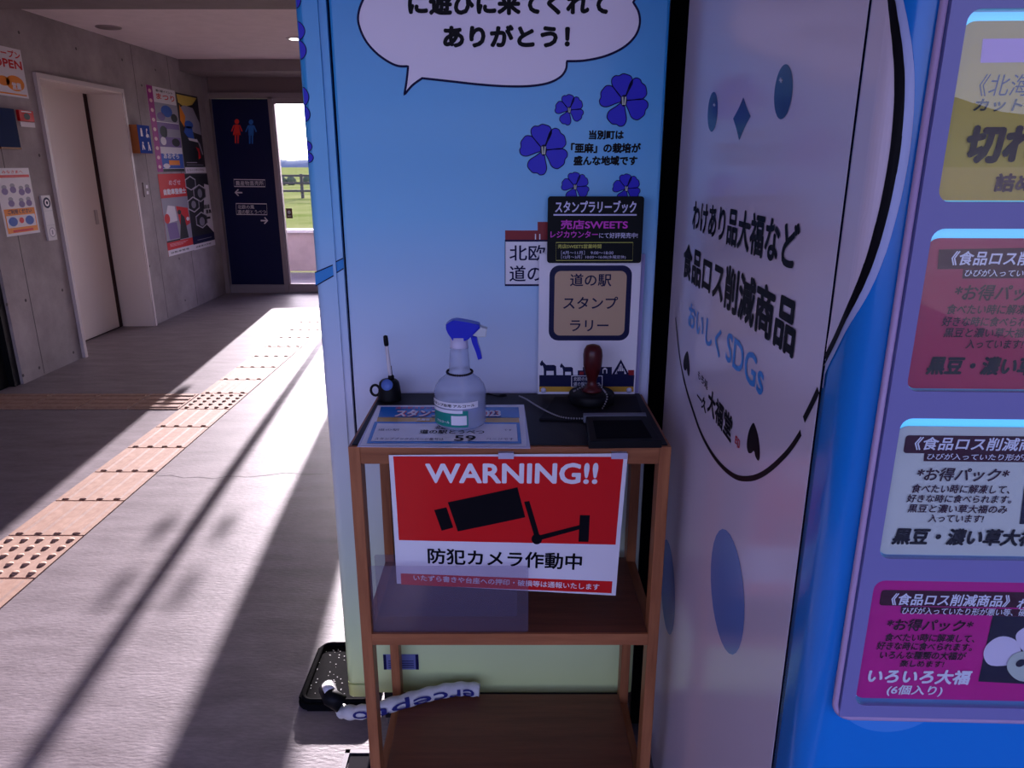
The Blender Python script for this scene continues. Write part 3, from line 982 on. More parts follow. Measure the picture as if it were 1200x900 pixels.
# display frame with four windows
M_bez = mat('bezel_lavender', (122, 120, 172), .3)
rows_px = [(10, 237), (268, 459.5), (491, 656.5), (682, 829.5)]
wa0 = PFr.px(1092, 275)[0]; wa1 = fa1 - .018
wins = []
for (vt, vb_) in rows_px:
    uc = 1000 + 135 - (vt * .155)
    wins.append((PFr.px(1140, vb_)[1], PFr.px(1140, vt)[1]))
mb = MB(MBX)
def ring_face(mb, outer, inner, y0, y1):
    """frame piece between two loops of equal length, with depth"""
    n = len(outer)
    v = [(p[0], y0, p[1]) for p in outer] + [(p[0], y0, p[1]) for p in inner] + [(p[0], y1, p[1]) for p in outer] + [(p[0], y1, p[1]) for p in inner]
    f = []
    for i in range(n):
        j = (i + 1) % n
        f += [(i, j, n + j, n + i), (n + i, n + j, 3 * n + j, 3 * n + i), (2 * n + i, 2 * n + j, j, i)]
    mb.add(v, f, M_bez)
# four cells stacked, each a rectangle with a rounded hole
bounds = [fz1] + [(wins[i][0] + wins[i + 1][1]) / 2 for i in range(3)] + [fz0]
def ray_rect(p, c, r):
    dx, dz = p[0] - c[0], p[1] - c[1]
    s = min(((r[2] - c[0]) if dx > 0 else (c[0] - r[0])) / max(abs(dx), 1e-9), ((r[3] - c[1]) if dz > 0 else (c[1] - r[1])) / max(abs(dz), 1e-9))
    return (c[0] + dx * s, c[1] + dz * s)
for i, (z0, z1) in enumerate(wins):
    cell = (fa0, bounds[i + 1], fa1, bounds[i])
    hole = rr_pts(wa0, z0, wa1, z1, .010, 5)
    # outer loop: straight sides, same number of points
    outer = []
    for p in hole:
        ox = cell[0] if p[0] < wa0 + .0101 else (cell[2] if p[0] > wa1 - .0101 else p[0])
        oz = cell[1] if p[1] < z0 + .0101 else (cell[3] if p[1] > z1 - .0101 else p[1])
        outer.append((ox, oz))
    ring_face(mb, outer, hole, -.010, .0035)
frame_b = mb.build('display_frame', vb)
# rounded lower edge of the frame; its pale pink paints the edge highlight
mb = MB(MBX)
pts = arc(fa0 + .014, fz0 + .014, .018, PI, 1.5 * PI, 8)
path = [(fa0 - .004, -.006, fz1)] + [(p[0], -.006, p[1]) for p in pts] + [(fa1, -.006, fz0 - .004)]
mb.tube(path, .003, mat('bezel_edge_highlight', (176, 150, 186), .3), 8)
mb.build('frame_lip', frame_b)
M_led = mat('display_light', (110, 206, 250), .5, emit=.7)
mb = MB(MBX); mb.box((fa0 + .004, .0040, fz0 + .004), (fa1 - .004, .012, fz1 - .004), M_led); mb.build('light_panel', vb)
M_wglass = pane('display_glass', (.96, .98, 1), refl=.05)
for (z0, z1) in wins:
    mb = MB(MBX); pp = rr_pts(wa0 + .0002, z0 + .0002, wa1 - .0002, z1 - .0002, .010); mb.prism(pp, 'y', -.0072, -.0062, M_wglass); mb.build('window_pane', frame_b)

# product cards in the windows
PC = Plane(bl(0, -.0020, 0), bR, (0, 0, 1))
M_cardpink = mat('card_magenta', (206, 16, 134), .35)
M_cardred = mat('card_crimson', (176, 26, 74), .35)
M_cardcream = mat('card_cream', (214, 216, 200), .35)
M_cardyel = mat('card_yellow', (196, 168, 44), .35)
M_brown = mat('card_text_brown', (54, 14, 30), .5, spec=.15)
M_phot = mat('photo_dark', (24, 20, 44), .3)
M_mochi = mat('photo_white_cake', (226, 214, 226), .4)
M_mochi2 = mat('photo_pale_cake', (196, 204, 186), .4)
M_band = mat('card_band', (66, 14, 34), .5, spec=.15)
cw1 = wa1 - .001
def card(i, m, label, vtop, vbot):
    z0 = max(wins[i][0] + .001, PC.px(1120, vbot)[1]); z1 = min(wins[i][1] - .001, PC.px(1120, vtop)[1])
    t = thing('product_card', label, 'product card', PC.at((wa0 + cw1) / 2, z0), BYAW, 'product cards in the display')
    slab('sheet', PC, wa0 + .001, z0, cw1, z1, .001, m, t, .010)
    return t, z0, z1
def body_text(ar, m, lines, u0, boxes):
    for s, (ua, va_, ub, vb2) in zip(lines, boxes): ar.ptext(s, ua, va_, ub, vb2, m, 1, .02, .12)
def mochi_photo(ar, u0, v0, u1, v1):
    ar.ppoly([(u0, v0), (u0 + 95, v0 + 4), (u0 + 80, v1 + 3), (u1, v1)], M_phot, 0)
# row 1, yellow
t, z0, z1 = card(0, M_cardyel, 'yellow product card in the top lit window', 25, 250)
ar = Art(PC, 4)
ar.ptext('《北海道', 1146, 87, 1230, 113, M_ink, 0, .0, .1)
ar.ppoly([(1150, 46), (1300, 44), (1300, 72), (1147, 74)], mat('card_violet', (196, 150, 206), .4), 0)
ar.ptext('カット', 1139, 116, 1196, 131, M_black, 1, .03, .15)
ar.ptext('切れ端', 1130, 145, 1262, 192, M_brown, 1, .05, .05)
ar.ptext('詰め合わせ', 1164, 203, 1282, 225, M_brown, 1, .04, .05)
ar.build('lettering', t)
# row 2, crimson
t, z0, z1 = card(1, M_cardred, 'crimson product card in the second window from the top', 279, 457.5)
ar = Art(PC, 4)
ar.ppoly([(1099, 292), (1320, 288), (1316, 313), (1097, 315)], M_band, 0); ar.ppoly([(1127, 315), (1320, 312), (1318, 325), (1126, 326)], M_band, 0)
ar.ptext('《食品ロス削減商品》わけあり', 1113, 294, 1345, 311, M_white, 1, .02, .12)
ar.ptext('ひびが入っていたり形が悪い等、硬めの大福', 1129, 315.5, 1330, 324, M_white, 1, .01, .12)
ar.ptext('*お得パック*', 1117, 333, 1231, 352, M_brown, 1, .02, .15)
body_text(ar, M_brown, ['食べたい時に解凍して、', '好きな時に食べられます。', '黒豆と濃い草大福のみ', '入っています!'], 0,
          [(1108, 356, 1228, 368), (1102, 370.5, 1228, 382), (1104, 383.5, 1222, 395), (1130, 397, 1197, 408)])
ar.ptext('黒豆・濃い草大福', 1084, 417, 1256, 439, M_black, 1, .04, .15)
ar.build('lettering', t)
# row 3, cream
t, z0, z1 = card(2, M_cardcream, 'pale cream product card in the third window from the top', 499.5, 654.5)
ar = Art(PC, 4)
ar.poly(rr_pts(*PC.px(1057, 530), .40, PC.px(1057, 509)[1], .003), M_band, 0)
ar.ppoly([(1082, 530), (1320, 531), (1318, 542), (1081, 539.5)], M_band, 0)
ar.ptext('《食品ロス削減商品》わけあり', 1070, 512, 1322, 527.5, M_white, 1, .02, .12)
ar.ptext('ひびが入っていたり形が悪い等、硬めの大福', 1085, 531, 1290, 538.5, M_white, 1, .01, .12)
ar.ptext('*お得パック*', 1073, 547, 1181, 563, M_brown, 1, .02, .15)
body_text(ar, M_brown, ['食べたい時に解凍して、', '好きな時に食べられます。', '黒豆と濃い草大福のみ', '入っています!'], 0,
          [(1067, 566.5, 1182, 577), (1061, 578.5, 1184, 588), (1062, 590, 1179, 600), (1086, 601.5, 1151, 611)])
ar.ptext('黒豆・濃い草大福', 1044, 618, 1216, 638, M_black, 1, .04, .15)
ar.build('lettering', t)
ar = Art(PC, 4); ar.ppoly([(1199, 566), (1300, 568), (1296, 616), (1193, 613)], M_phot, 0)
ar.pell(1235, 590, 24, 17, M_mochi, 1); ar.build('photo_print', t)
# row 4, magenta
t, z0, z1 = card(3, M_cardpink, 'magenta product card with cake photo in the lowest window', 670, 819)
ar = Art(PC, 4)
ar.poly(rr_pts(PC.px(1029, 709)[0], PC.px(1029, 708)[1], .40, PC.px(1029, 690)[1], .003), M_band, 0)
ar.ppoly([(1055, 709), (1320, 716), (1318, 724), (1054, 717)], M_band, 0)
ar.ptext('《食品ロス削減商品》', 1043, 694.5, 1182, 708.5, M_white, 1, .02, .12)
ar.ptext('わけあり', 1190, 700.5, 1250, 712.5, M_white, 1, .02, .12)
ar.ptext('ひびが入っていたり形が悪い等、硬めの大福', 1056, 711, 1238, 719.5, M_white, 1, .01, .12)
ar.ptext('*お得パック*', 1038, 724, 1139, 738, M_brown, 1, .02, .15)
body_text(ar, M_brown, ['食べたい時に解凍して、', '好きな時に食べられます。', 'いろんな種類の大福が', '楽しめます!'], 0,
          [(1036, 741, 1141, 750.5), (1026, 751, 1138, 760.5), (1030, 761.5, 1131, 771), (1053, 772, 1105, 780)])
ar.ptext('いろいろ大福', 1016, 782.5, 1137, 799.5, M_white, 1, .035, .12)
ar.ptext('(6個入り)', 1038, 801, 1103, 814, M_white, 1, .02, .12)
ar.build('lettering', t)
ar = Art(PC, 4)
ar.ppoly([(1162, 720), (1300, 724), (1290, 805), (1145, 797)], M_phot, 0)
ar.ppoly(spline([(1151, 767), (1154, 755), (1165, 746), (1177, 744), (1190, 750), (1195, 766), (1188, 776), (1160, 778)], True, 4), M_mochi, 1)
ar.ppoly(spline([(1188, 745), (1195, 735), (1212, 730), (1230, 740), (1232, 760), (1215, 768), (1198, 762)], True, 4), M_mochi, 2)
ar.ppoly(spline([(1178, 782), (1181, 768), (1194, 761), (1214, 762), (1226, 776), (1218, 794), (1192, 795)], True, 4), M_mochi2, 3)
ar.pell(1193, 774, 6, 4, M_phot, 4, -.5); ar.pell(1213, 778, 5, 3, M_phot, 4, .3)
ar.build('photo_print', t)

# ================================================================== WOODEN STAND
def wood(name, c1, c2, stretch, rough=.42):
    return noisy(name, c1, c2, 9, rough, 6, .06, 40, stretch, second=(3, .85))
M_wv = wood('oak_upright', (140, 82, 48), (176, 112, 70), (6, 6, .5))
M_wh = wood('oak_rail', (140, 82, 48), (176, 112, 70), (.5, 6, 6))
M_wd = wood('oak_side', (140, 82, 48), (176, 112, 70), (6, .5, 6))
M_sh = wood('shelf_brown', (104, 60, 42), (126, 74, 52), (.6, 7, 7), .36)
ZTOP = .942
SX0, SX1, SY0, SY1 = -.2905, .2825, 1.198, 1.506
ws = thing('wooden_stand', 'open wooden stand with black top and two shelves before the blue machine', 'stand', ((SX0 + SX1) / 2, (SY0 + SY1) / 2, 0))
LW, LD = .021, .034
for x in (SX0, SX1 - LW):
    for y in (SY0, SY1 - LD):
        mb = MB(); mb.box((x, y, 0), (x + LW, y + LD, ZTOP), M_wv); mb.build('leg', ws, bevel=.0015)
mb = MB(); mb.box((SX0 + LW, SY0, ZTOP - .033), (SX1 - LW, SY0 + .018, ZTOP), M_wh); mb.build('front_rail', ws, bevel=.0015)
mb = MB(); mb.box((SX0 + LW, SY1 - .018, ZTOP - .033), (SX1 - LW, SY1, ZTOP), M_wh); mb.build('back_rail', ws, bevel=.0015)
for x in (SX0, SX1 - LW):
    mb = MB(); mb.box((x, SY0 + LD, ZTOP - .033), (x + LW, SY1 - LD, ZTOP), M_wd); mb.build('side_rail', ws, bevel=.0015)
    for z in (.555, .165):
        mb = MB(); mb.box((x + .001, SY0 + LD, z - .028), (x + LW - .001, SY1 - LD, z - .004), M_wd); mb.build('side_rail', ws)
mb = MB(); mb.box((SX0 + .006, SY0 + .006, ZTOP), (SX1 - .006, SY1 - .002, ZTOP + .003), M_blackmatte); mb.build('top_board', ws, bevel=.001)
ZT_ = ZTOP + .003
zs1 = onY(600, 743, SY0).z
zs2 = onY(600, 816, SY1 - .03).z
for z in (zs1, zs2):
    mb = MB(); mb.box((SX0 + LW, SY0 + .004, z - .024), (SX1 - LW, SY1 - .022, z), M_sh); mb.build('shelf', ws, bevel=.001)
    mb = MB(); mb.box((SX0 + LW, SY0 - .001, z - .024), (SX1 - LW, SY0 + .004, z + .0005), M_wh); mb.build('shelf_edge', ws)

# ------------------------------------------------------------------ camera warning sign hung from the front rail
TL = onY(455.5, 533.5, SY0 - .005); TR = onY(736, 531.5, SY0 - .005); BL = onY(465, 684, SY0 + .036); BR = onY(721.5, 698, SY0 + .034)
wsn = thing('warning_sign', 'red and white laminated security camera warning sign hung on the stand front', 'sign', (TL + TR) / 2)
QP = quad_patch(TL, TR, BR, BL, -.003); QP.asc = .7
def sheet(name, qp, m, parent, th=.001, na=6, nb=10, over=0):
    mb = MB(); v = []; f = []
    for k in (-th, 0):
        for j in range(nb + 1):
            for i in range(na + 1):
                v.append(qp.at(-over + (1 + 2 * over) * i / na, -over + (1 + 2 * over) * j / nb, k))
    W = na + 1; S = W * (nb + 1)
    for j in range(nb):
        for i in range(na):
            a = j * W + i
            f.append((a, a + 1, a + W + 1, a + W)); f.append((S + a, S + a + W, S + a + W + 1, S + a + 1))
    for j in range(nb):
        for i in (0, na):
            a = j * W + i; f.append((a, a + W, S + a + W, S + a))
    for i in range(na):
        for j in (0, nb):
            a = j * W + i; f.append((a, a + 1, S + a + 1, S + a))
    mb.add(v, f, m)
    return mb.build(name, parent)
sheet('sheet', QP, M_paper, wsn)
def w7(pts): return [(440 + x / 3.75, 520 + y / 3.75) for x, y in pts]
ar = Art(QP, 1)
ar.ppoly(w7([(78, 55), (1090, 57), (1055, 443), (103, 423)]), M_red, 0)
ar.ppoly(w7([(111, 569), (1041, 604), (1037, 656), (113, 618)]), M_red, 0)
ar.build('red_print', wsn, grid=(0, 1, 6, 0, 1, 10))
ar = Art(QP, 2)
ar.ppoly(w7([(258, 290), (312, 278), (342, 367), (291, 381)]), M_black, 0)
ar.ppoly(w7([(318, 256), (624, 190), (658, 322), (362, 384)]), M_black, 0)
ar.ppoly(w7([(653, 254), (676, 250), (722, 405), (700, 412)]), M_black, 0)
ar.ppoly(w7([(708, 404), (900, 355), (900, 374), (716, 424)]), M_black, 0)
ar.ppoly(w7([(898, 312), (942, 313), (936, 430), (892, 429)]), M_black, 0)
u, v = w7([(709, 417)])[0]; ar.pell(u, v, 6.2, 6.2, M_black, 1)
ar.build('camera_pictogram', wsn, grid=(0, 1, 6, 0, 1, 10))
ar = Art(QP, 2)
u0, v0 = w7([(220, 84)])[0]; u1, v1 = w7([(978, 174)])[0]
ar.ptext('WARNING!!', u0, v0, u1, v1, M_white, 0, .035)
u0, v0 = w7([(230, 469)])[0]; u1, v1 = w7([(908, 540)])[0]
ar.ptext('防犯カメラ作動中', u0, v0, u1, v1, M_black, 0, .02)
u0, v0 = w7([(168, 590)])[0]; u1, v1 = w7([(985, 628)])[0]
ar.ptext('いたずら書きや台座への押印・破損等は通報いたします', u0, 678.5, u1, 685.5, M_white, 0, .012)
ar.build('lettering', wsn, grid=(0, 1, 6, 0, 1, 10))
for x in (540, 1035):
    u, v = w7([(x, 35)])[0]
    p0 = onY(u, v - .5, SY0); p1 = onY(u + 18, v + 4, SY0)
    mb = MB(); mb.box((p0.x, SY0 - .0085, p1.z - .004), (p1.x, SY0 - .0001, p0.z), mat('clear_tape', (186, 186, 206), .2)); mb.build('tape', wsn)

# clear acrylic stand-up sheet on the middle shelf, before the sign's lower corner
M_acr = pane('smoky_acrylic', (.90, .88, .92), .10, .07, (170, 160, 190))
ac = thing('acrylic_sheet', 'clear smoky acrylic panel standing on the left of the middle shelf', 'acrylic panel', (onY(525, 742, SY0).x, SY0 + .012, zs1))
x0 = SX0 + LW + .002; x1 = onY(619, 700, SY0 + .008).x; z1 = onY(520, 663, SY0 + .008).z
mb = MB(); mb.prism(rr_pts(x0, zs1 + .0005, x1, z1, .004), 'y', SY0 + .006, SY0 + .008, M_acr); mb.build('front_panel', ac)
z2 = onY(520, 652.5, SY0 + .05).z; x2 = onY(606, 660, SY0 + .05).x
mb = MB(); mb.prism(rr_pts(x0, zs1 + .0005, x2, z2, .004), 'y', SY0 + .056, SY0 + .058, M_acr); mb.build('rear_panel', ac)

# ------------------------------------------------------------------ things on the stand's top
# laminated page-number sheet
LZ = ZT_ + .0008
TL, TR, BR, BL = (onZ(u, v, LZ) for u, v in ((442.5, 475), (614, 474), (621.5, 525.5), (418.5, 523.5)))
rs = thing('rally_sheet', 'laminated blue and white stamp rally page sheet numbered 59 under the bottle', 'sheet', (TL + BR) / 2)
QS = quad_patch(TL, TR, BR, BL); QS.asc = .7
sheet('laminate', QS, mat('laminate_film', (206, 204, 222), .15, coat=.4), rs, .0006, 2, 2)
def s5(pts): return [(400 + x / 5, 440 + y / 5) for x, y in pts]
M_sky = mat('sheet_blue', (44, 122, 200), .25, coat=.3)
M_och = mat('sheet_ochre', (206, 160, 60), .25, coat=.3)
ar = Art(QS, 1)
ar.ppoly(s5([(215, 178), (1070, 176), (1085, 415), (110, 412)]), M_paper, 0)
ar.ppoly(s5([(232, 186), (1038, 188), (1044, 252), (215, 250)]), M_sky, 1)
ar.ppoly(s5([(214, 246), (1040, 250), (1044, 280), (205, 276)]), M_och, 1)
ar.ppoly(s5([(195, 275), (1044, 280), (1056, 404), (148, 402)]), M_sky, 2)
ar.ppoly(s5([(212, 286), (1026, 290), (1034, 392), (174, 390)]), M_paper, 3)
ar.build('printed_bands', rs)
ar = Art(QS, 5)
def tx(body, x0, y0, x1, y1, m, bold=.01, L=0):
    (u0, v0), (u1, v1) = s5([(x0, y0), (x1, y1)]); ar.ptext(body, u0, v0, u1, v1, m, L, bold, 0)
M_redt = mat('sheet_red', (206, 60, 70), .4)
tx('スタンプラリー2023', 318, 206, 935, 248, M_redt, .06, -1)
tx('スタンプラリー2023', 318, 206, 935, 248, M_paper, .03)
tx('道の駅スタンプ', 318, 190, 560, 203, M_redt)
tx('道の駅とうべつ', 458, 326, 838, 349, M_black, .02)
tx('北欧の風', 548, 304, 700, 322, M_black, .02)
tx('59', 662, 358, 788, 391, M_black, .03)
tx('ページです', 850, 373, 1010, 386, M_ink, 0)
tx('スタンプブックのページ番号は', 196, 371, 600, 386, M_ink, 0)
tx('です', 952, 321, 1000, 332, M_ink, 0)
tx('道の駅', 216, 319, 340, 331, M_ink, 0)
tx('北海道', 440, 258, 520, 272, M_paper, .02)
ar.build('lettering', rs)

# spray bottle
bc = onZ(540, 498, LZ)
BXc, BYc, BZc = bc.x, bc.y, LZ + .004
bo = thing('spray_bottle', 'translucent spray bottle with blue trigger head and green label', 'bottle', (BXc, BYc, BZc))
def bz(v): return onY(540, v, BYc).z - BZc
M_pet = bpy.data.materials.new('cloudy_plastic'); M_pet.use_nodes = True
T = M_pet.node_tree; T.nodes.clear()
o_ = T.nodes.new('ShaderNodeOutputMaterial'); tr = T.nodes.new('ShaderNodeBsdfTransparent'); tr.inputs[0].default_value = (.86, .91, .97, 1)
pr = T.nodes.new('ShaderNodeBsdfPrincipled'); pr.inputs['Base Color'].default_value = lin((206, 212, 232)); pr.inputs['Roughness'].default_value = .22
mx = T.nodes.new('ShaderNodeMixShader'); mx.inputs[0].default_value = .38
T.links.new(tr.outputs[0], mx.inputs[1]); T.links.new(pr.outputs[0], mx.inputs[2]); T.links.new(mx.outputs[0], o_.inputs[0])
BR_ = .0485
prof = [(.001, .0), (BR_ - .008, 0), (BR_ - .002, .003), (BR_, .009), (BR_, .066), (BR_ - .003, .076), (BR_ - .010, .086), (BR_ - .020, .094), (.0225, .0985), (.0200, .102), (.0195, .110), (.0178, .135), (.0165, .150), (.001, .151)]
mb = MB(); mb.lathe(prof, (BXc, BYc, BZc), M_pet, 40); mb.build('body', bo)
mb = MB(); mb.lathe([(.001, .002), (BR_ - .004, .003), (BR_ - .0025, .010), (BR_ - .0025, .042), (.001, .0425)], (BXc, BYc, BZc), pane('liquid', (.86, .92, 1.0), .02, .05, (170, 190, 220)), 36); mb.build('liquid', bo)
mb = MB(); mb.tube([(BXc + .008, BYc, BZc + .01), (BXc + .006, BYc, BZc + .06), (BXc, BYc, BZc + .15)], .0025, M_paper, 8); mb.build('dip_tube', bo)
mb = MB(); mb.lathe([(.0165, .147), (.0168, .150), (.0160, .168), (.001, .169)], (BXc, BYc, BZc), mat('cap_cloudy', (206, 204, 226), .35), 28); mb.build('collar', bo)
M_blu = mat('trigger_blue', (28, 40, 190), .3)
def Y2(pts): return [(onY(u, v, BYc).x, onY(u, v, BYc).z) for u, v in pts]
mb = MB(); mb.prism(Y2(spline([(523, 379), (528, 375.5), (534, 374), (548, 376), (562, 379)], n=3) + [(563, 383), (555, 391)] + spline([(553, 392), (548, 397), (542, 398.5)], n=3) + [(533, 399.5), (531, 397)] + spline([(529, 394), (525.5, 389), (523, 383)], n=3)), 'y', BYc - .013, BYc + .013, M_blu, bev=.003); th_ = mb.build('trigger_head', bo)
mb = MB(); mb.prism(Y2([(554, 381.5), (562, 381), (571, 384.5), (569.5, 394), (562, 394), (554, 392)]), 'y', BYc - .010, BYc + .010, mat('nozzle_grey', (196, 204, 208), .4), bev=.002); mb.build('nozzle', th_)
mb = MB(); mb.prism(Y2(spline([(551.5, 393), (553.5, 401), (557.5, 411), (560.5, 421)], n=4) + spline([(565, 419.5), (563, 410), (560, 401), (559, 394)], n=4)), 'y', BYc - .007, BYc + .007, M_blu, bev=.002); mb.build('trigger', th_)
mb = MB()
for i in range(34):
    a = 2 * PI * i / 34; mb.ball((BXc + .0235 * math.cos(a), BYc + .0235 * math.sin(a), BZc + .1015 + .001 * math.sin(a)), .0023, M_darksteel, 6)
mb.build('bead_collar', bo)
def lab(r):
    def fn(a, b, k=0): return Vector((BXc + (r + k) * math.sin(a), BYc - (r + k) * math.cos(a), BZc + b))
    return Patch(fn, -.3, .04)
LB = lab(BR_ + .0003); LB.asc = 20
def l5(pts): return [(400 + x / 5, 440 + y / 5) for x, y in pts]
M_green = mat('label_green', (28, 136, 122), .35)
ar = Art(LB, 1)
zb0, zb1, zb2, zb3 = .0085, .040, .044, .056
ar.poly(rr_pts(-1.25, zb0, .36, zb1, .006), M_green, 0)
ar.rect(-1.25, .0355, .15, .0415, M_paper, 1)
ar.rect(-1.3, zb2, .78, zb3, M_paper, 1)
ar.rect(-.28, .013, .30, .031, M_paper, 1)           # blank square where a code is printed
lbl = ar.build('label', bo, grid=(-1.4, .9, 24, 0, .07, 1))
ar = Art(LB, 3)
ar.text('スタンプ台用 アルコール', -1.24, zb2 + .003, .62, zb3 - .003, M_black, 0, .03)
ar.text('アルコール', -.95, .0155, -.35, .020, M_paper, 0, .03)
ar.build('lettering', lbl, grid=(-1.4, .9, 24, 0, .07, 1))

# pen pot and pen
pc_ = onZ(457, 468, ZT_)
px_, py_ = pc_.x, pc_.y
pot = thing('pen_holder', 'small black pen holder at the rear left corner of the stand top', 'pen holder', (px_, py_, ZT_))
mb = MB(); mb.lathe([(.001, 0), (.0245, 0), (.0245, .004), (.0225, .028), (.0205, .038), (.016, .043), (.010, .044), (.001, .043)], (px_, py_, ZT_), M_blackplastic, 28); mb.build('pot', pot)
mb = MB(); mb.lathe([(.012, .0), (.012, .002), (.001, .0025)], (px_ - .001, py_ - .0195, ZT_ + .0375), mat('pot_reflection_blue', (90, 120, 190), .25), 22, axis=(0, -.9, .45)); mb.build('top_reflection', pot)  # blue disc paints the reflection on the pot's sloped top
mb = MB(); rc = onY(439.5, 458, py_); mb.tube([(rc.x + .0095 * math.cos(2 * PI * i / 16), py_ + .004, rc.z + .0115 * math.sin(2 * PI * i / 16)) for i in range(16)], .0028, M_blackplastic, 8, True); mb.build('cord_ring', pot)
mb = MB(); mb.lathe([(.0065, 0), (.0065, .010), (.005, .012)], (px_ + .004, py_ + .004, ZT_ + .040), M_blackplastic, 16); mb.build('socket', pot)
pen = thing('pen', 'white pen with a black cap standing in the black pen holder', 'pen', (px_ + .004, py_ + .004, ZT_ + .05))
tip = onY(451.5, 393, py_ + .004); bot = Vector((px_ + .003, py_ + .004, ZT_ + .0445))
d = tip - bot
mb = MB(); mb.tube([bot + d * (.0 + .78 * i / 4) for i in range(5)], .0042, mat('pen_white', (212, 206, 210), .3), 14, radii=[.003, .0040, .0040, .0038, .0036]); mb.build('barrel', pen)
mb = MB(); mb.tube([bot + d * k for k in (.76, .80, .92, .985, 1.0)], .0045, M_blackplastic, 14, radii=[.0040, .0050, .0050, .0046, .002]); mb.build('cap', pen)
mb = MB(); mb.tube([bot + d * k + Vector((.0042, 0, 0)) for k in (.08, .3)], .0008, M_blackplastic, 6); mb.build('stripe', pen)

# ink pad case: tray, open lid with bright edge
def zbox(mb, px4, z0, z1, m, bev=.002):
    P4 = [onZ(u, v, z1) for u, v in px4]
    mb.prism([(p.x, p.y) for p in P4], 'z', z0, z1, m, bev=bev)
ik = thing('ink_pad', 'black ink pad case at the front right of the stand top', 'ink pad', onZ(730, 503, ZT_))
mb = MB(); zbox(mb, [(690, 517.5), (776, 516.5), (757, 487), (686.5, 487.5)], ZT_, ZT_ + .014, M_blackplastic); mb.build('tray', ik)
mb = MB(); zbox(mb, [(684, 487), (757.5, 486.5), (756.5, 483.2), (683.6, 483.8)], ZT_ + .001, ZT_ + .016, mat('edge_silver', (110, 112, 124), .5), .0008); mb.build('hinge_edge', ik)
mb = MB(); zbox(mb, [(699, 513), (764, 512), (752, 492), (695, 492.5)], ZT_ + .013, ZT_ + .0155, mat('pad_felt', (12, 11, 18), .9, spec=.1), .0008); mb.build('pad', ik)
il = thing('stamp_mat', 'thin black mat under the wooden stamp at the stand rear', 'mat', onZ(690, 478, ZT_))
mb = MB(); zbox(mb, [(632, 490.5), (682, 491.5), (752, 482), (746, 464), (650, 464.5)], ZT_, ZT_ + .004, mat('mat_black', (15, 14, 20), .6, spec=.2), .001); mb.build('mat_sheet', il)

# round wooden stamp
sc_ = onZ(693, 470, ZT_ + .004)
sx, sy, sz = sc_.x, sc_.y, ZT_ + .004
stp = thing('hand_stamp', 'large round stamp with a dark red turned wooden handle', 'stamp', (sx, sy, sz))
M_hand = noisy('handle_mahogany', (62, 16, 18), (88, 26, 26), 20, .28, stretch=(3, 3, .6))
mb = MB(); mb.lathe([(.001, 0), (.046, 0), (.047, .004), (.047, .017), (.044, .021), (.030, .023), (.001, .024)], (sx, sy, sz), M_blackplastic, 40); mb.build('stamp_base', stp)
htop = onY(693, 403.5, sy).z - sz
prof = [(.001, .022), (.021, .022), (.022, .027), (.014, .032), (.0095, .040), (.0105, .050), (.0150, .062), (.0190, .078), (.0200, htop - .022), (.0185, htop - .011), (.0135, htop - .003), (.006, htop - .0005), (.001, htop)]
mb = MB(); mb.lathe(prof, (sx, sy, sz), M_hand, 36); mb.build('handle', stp)

# ball chain of the stamp
ch = thing('ball_chain', 'silver ball chain lying across the black top to the stamp', 'chain', onZ(640, 482, ZT_))
mb = MB()
def beads(P3, r=.0019, gap=.0052):
    acc = 0
    for a, b in zip(P3[:-1], P3[1:]):
        L_ = (b - a).length; s = gap - acc
        while s <= L_: mb.ball(a + (b - a) * (s / L_), r, M_steel, 5); s += gap
        acc = (acc + L_) % gap
def z3(pts, z): return [onZ(u, v, z) for u, v in spline(pts, n=6)]
beads(z3([(607, 463.5), (617, 468), (630, 476), (645, 484), (658, 488.8), (670, 490.3), (683, 490.5)], ZT_ + .006))
def strand(px_list):
    P3 = []
    for u, v in spline(px_list, n=5):
        p = onY(u, v, sy - (.032 if v < 458 else .054)); p.z = max(p.z, ZT_ + .0065); P3.append(p)
    beads(P3)
strand([(671, 459), (680, 454.5), (687, 449)])
strand([(700, 447), (706, 455), (711.5, 464), (709, 473), (704.5, 481)])
mb.build('bead_strand', ch)

co = thing('cord', 'thin black cord lying behind the spray bottle', 'cord', onZ(585, 461, ZT_))
mb = MB(); mb.tube([onZ(u, v, ZT_ + .0015) for u, v in spline([(566, 463.5), (572, 461), (580, 463.5), (588, 464), (593, 463.2), (592, 462.4), (585, 463)], n=5)], .0013, M_blackplastic, 6); mb.build('strand', co)

# stamp rally board standing against the machine
YB = 1.500
PB = Plane((0, YB, 0), (1, 0, 0), (0, 0, 1))
bd = thing('rally_board', 'white stamp rally board with tan plate standing against the blue machine', 'sign board', (onY(690, 460, YB).x, YB, ZT_))
a0 = PB.px(631, 380)[0]; a1 = PB.px(747.5, 380)[0]; b0 = ZT_ + .0005; b1 = PB.px(690, 297)[1]
slab('panel', PB, a0, b0, a1, b1, .003, M_white, bd)
slab('backing', PB, a0 + .005, b0, a1 + .009, b1 - .002, .006, mat('backing_grey', (150, 146, 190), .4), bd, lift=-.010)
PB2 = Plane((0, YB - .0035, 0), (1, 0, 0), (0, 0, 1))
ar = Art(PB2, 1)
M_tan = mat('plate_tan', (196, 166, 132), .4)
def prr(ar, u0, v0, u1, v1, r, m, L):
    um, vm = (u0 + u1) / 2, (v0 + v1) / 2
    ar.rrect(ar.s.px(u0, vm)[0], ar.s.px(um, v1)[1], ar.s.px(u1, vm)[0], ar.s.px(um, v0)[1], r, m, L)
prr(ar, 643.5, 311, 739, 399, .020, M_navy, 0)
prr(ar, 649.5, 317.5, 733, 393, .013, M_tan, 1)
np_ = ar.build('name_plate', bd)
ar = Art(PB2, 3)
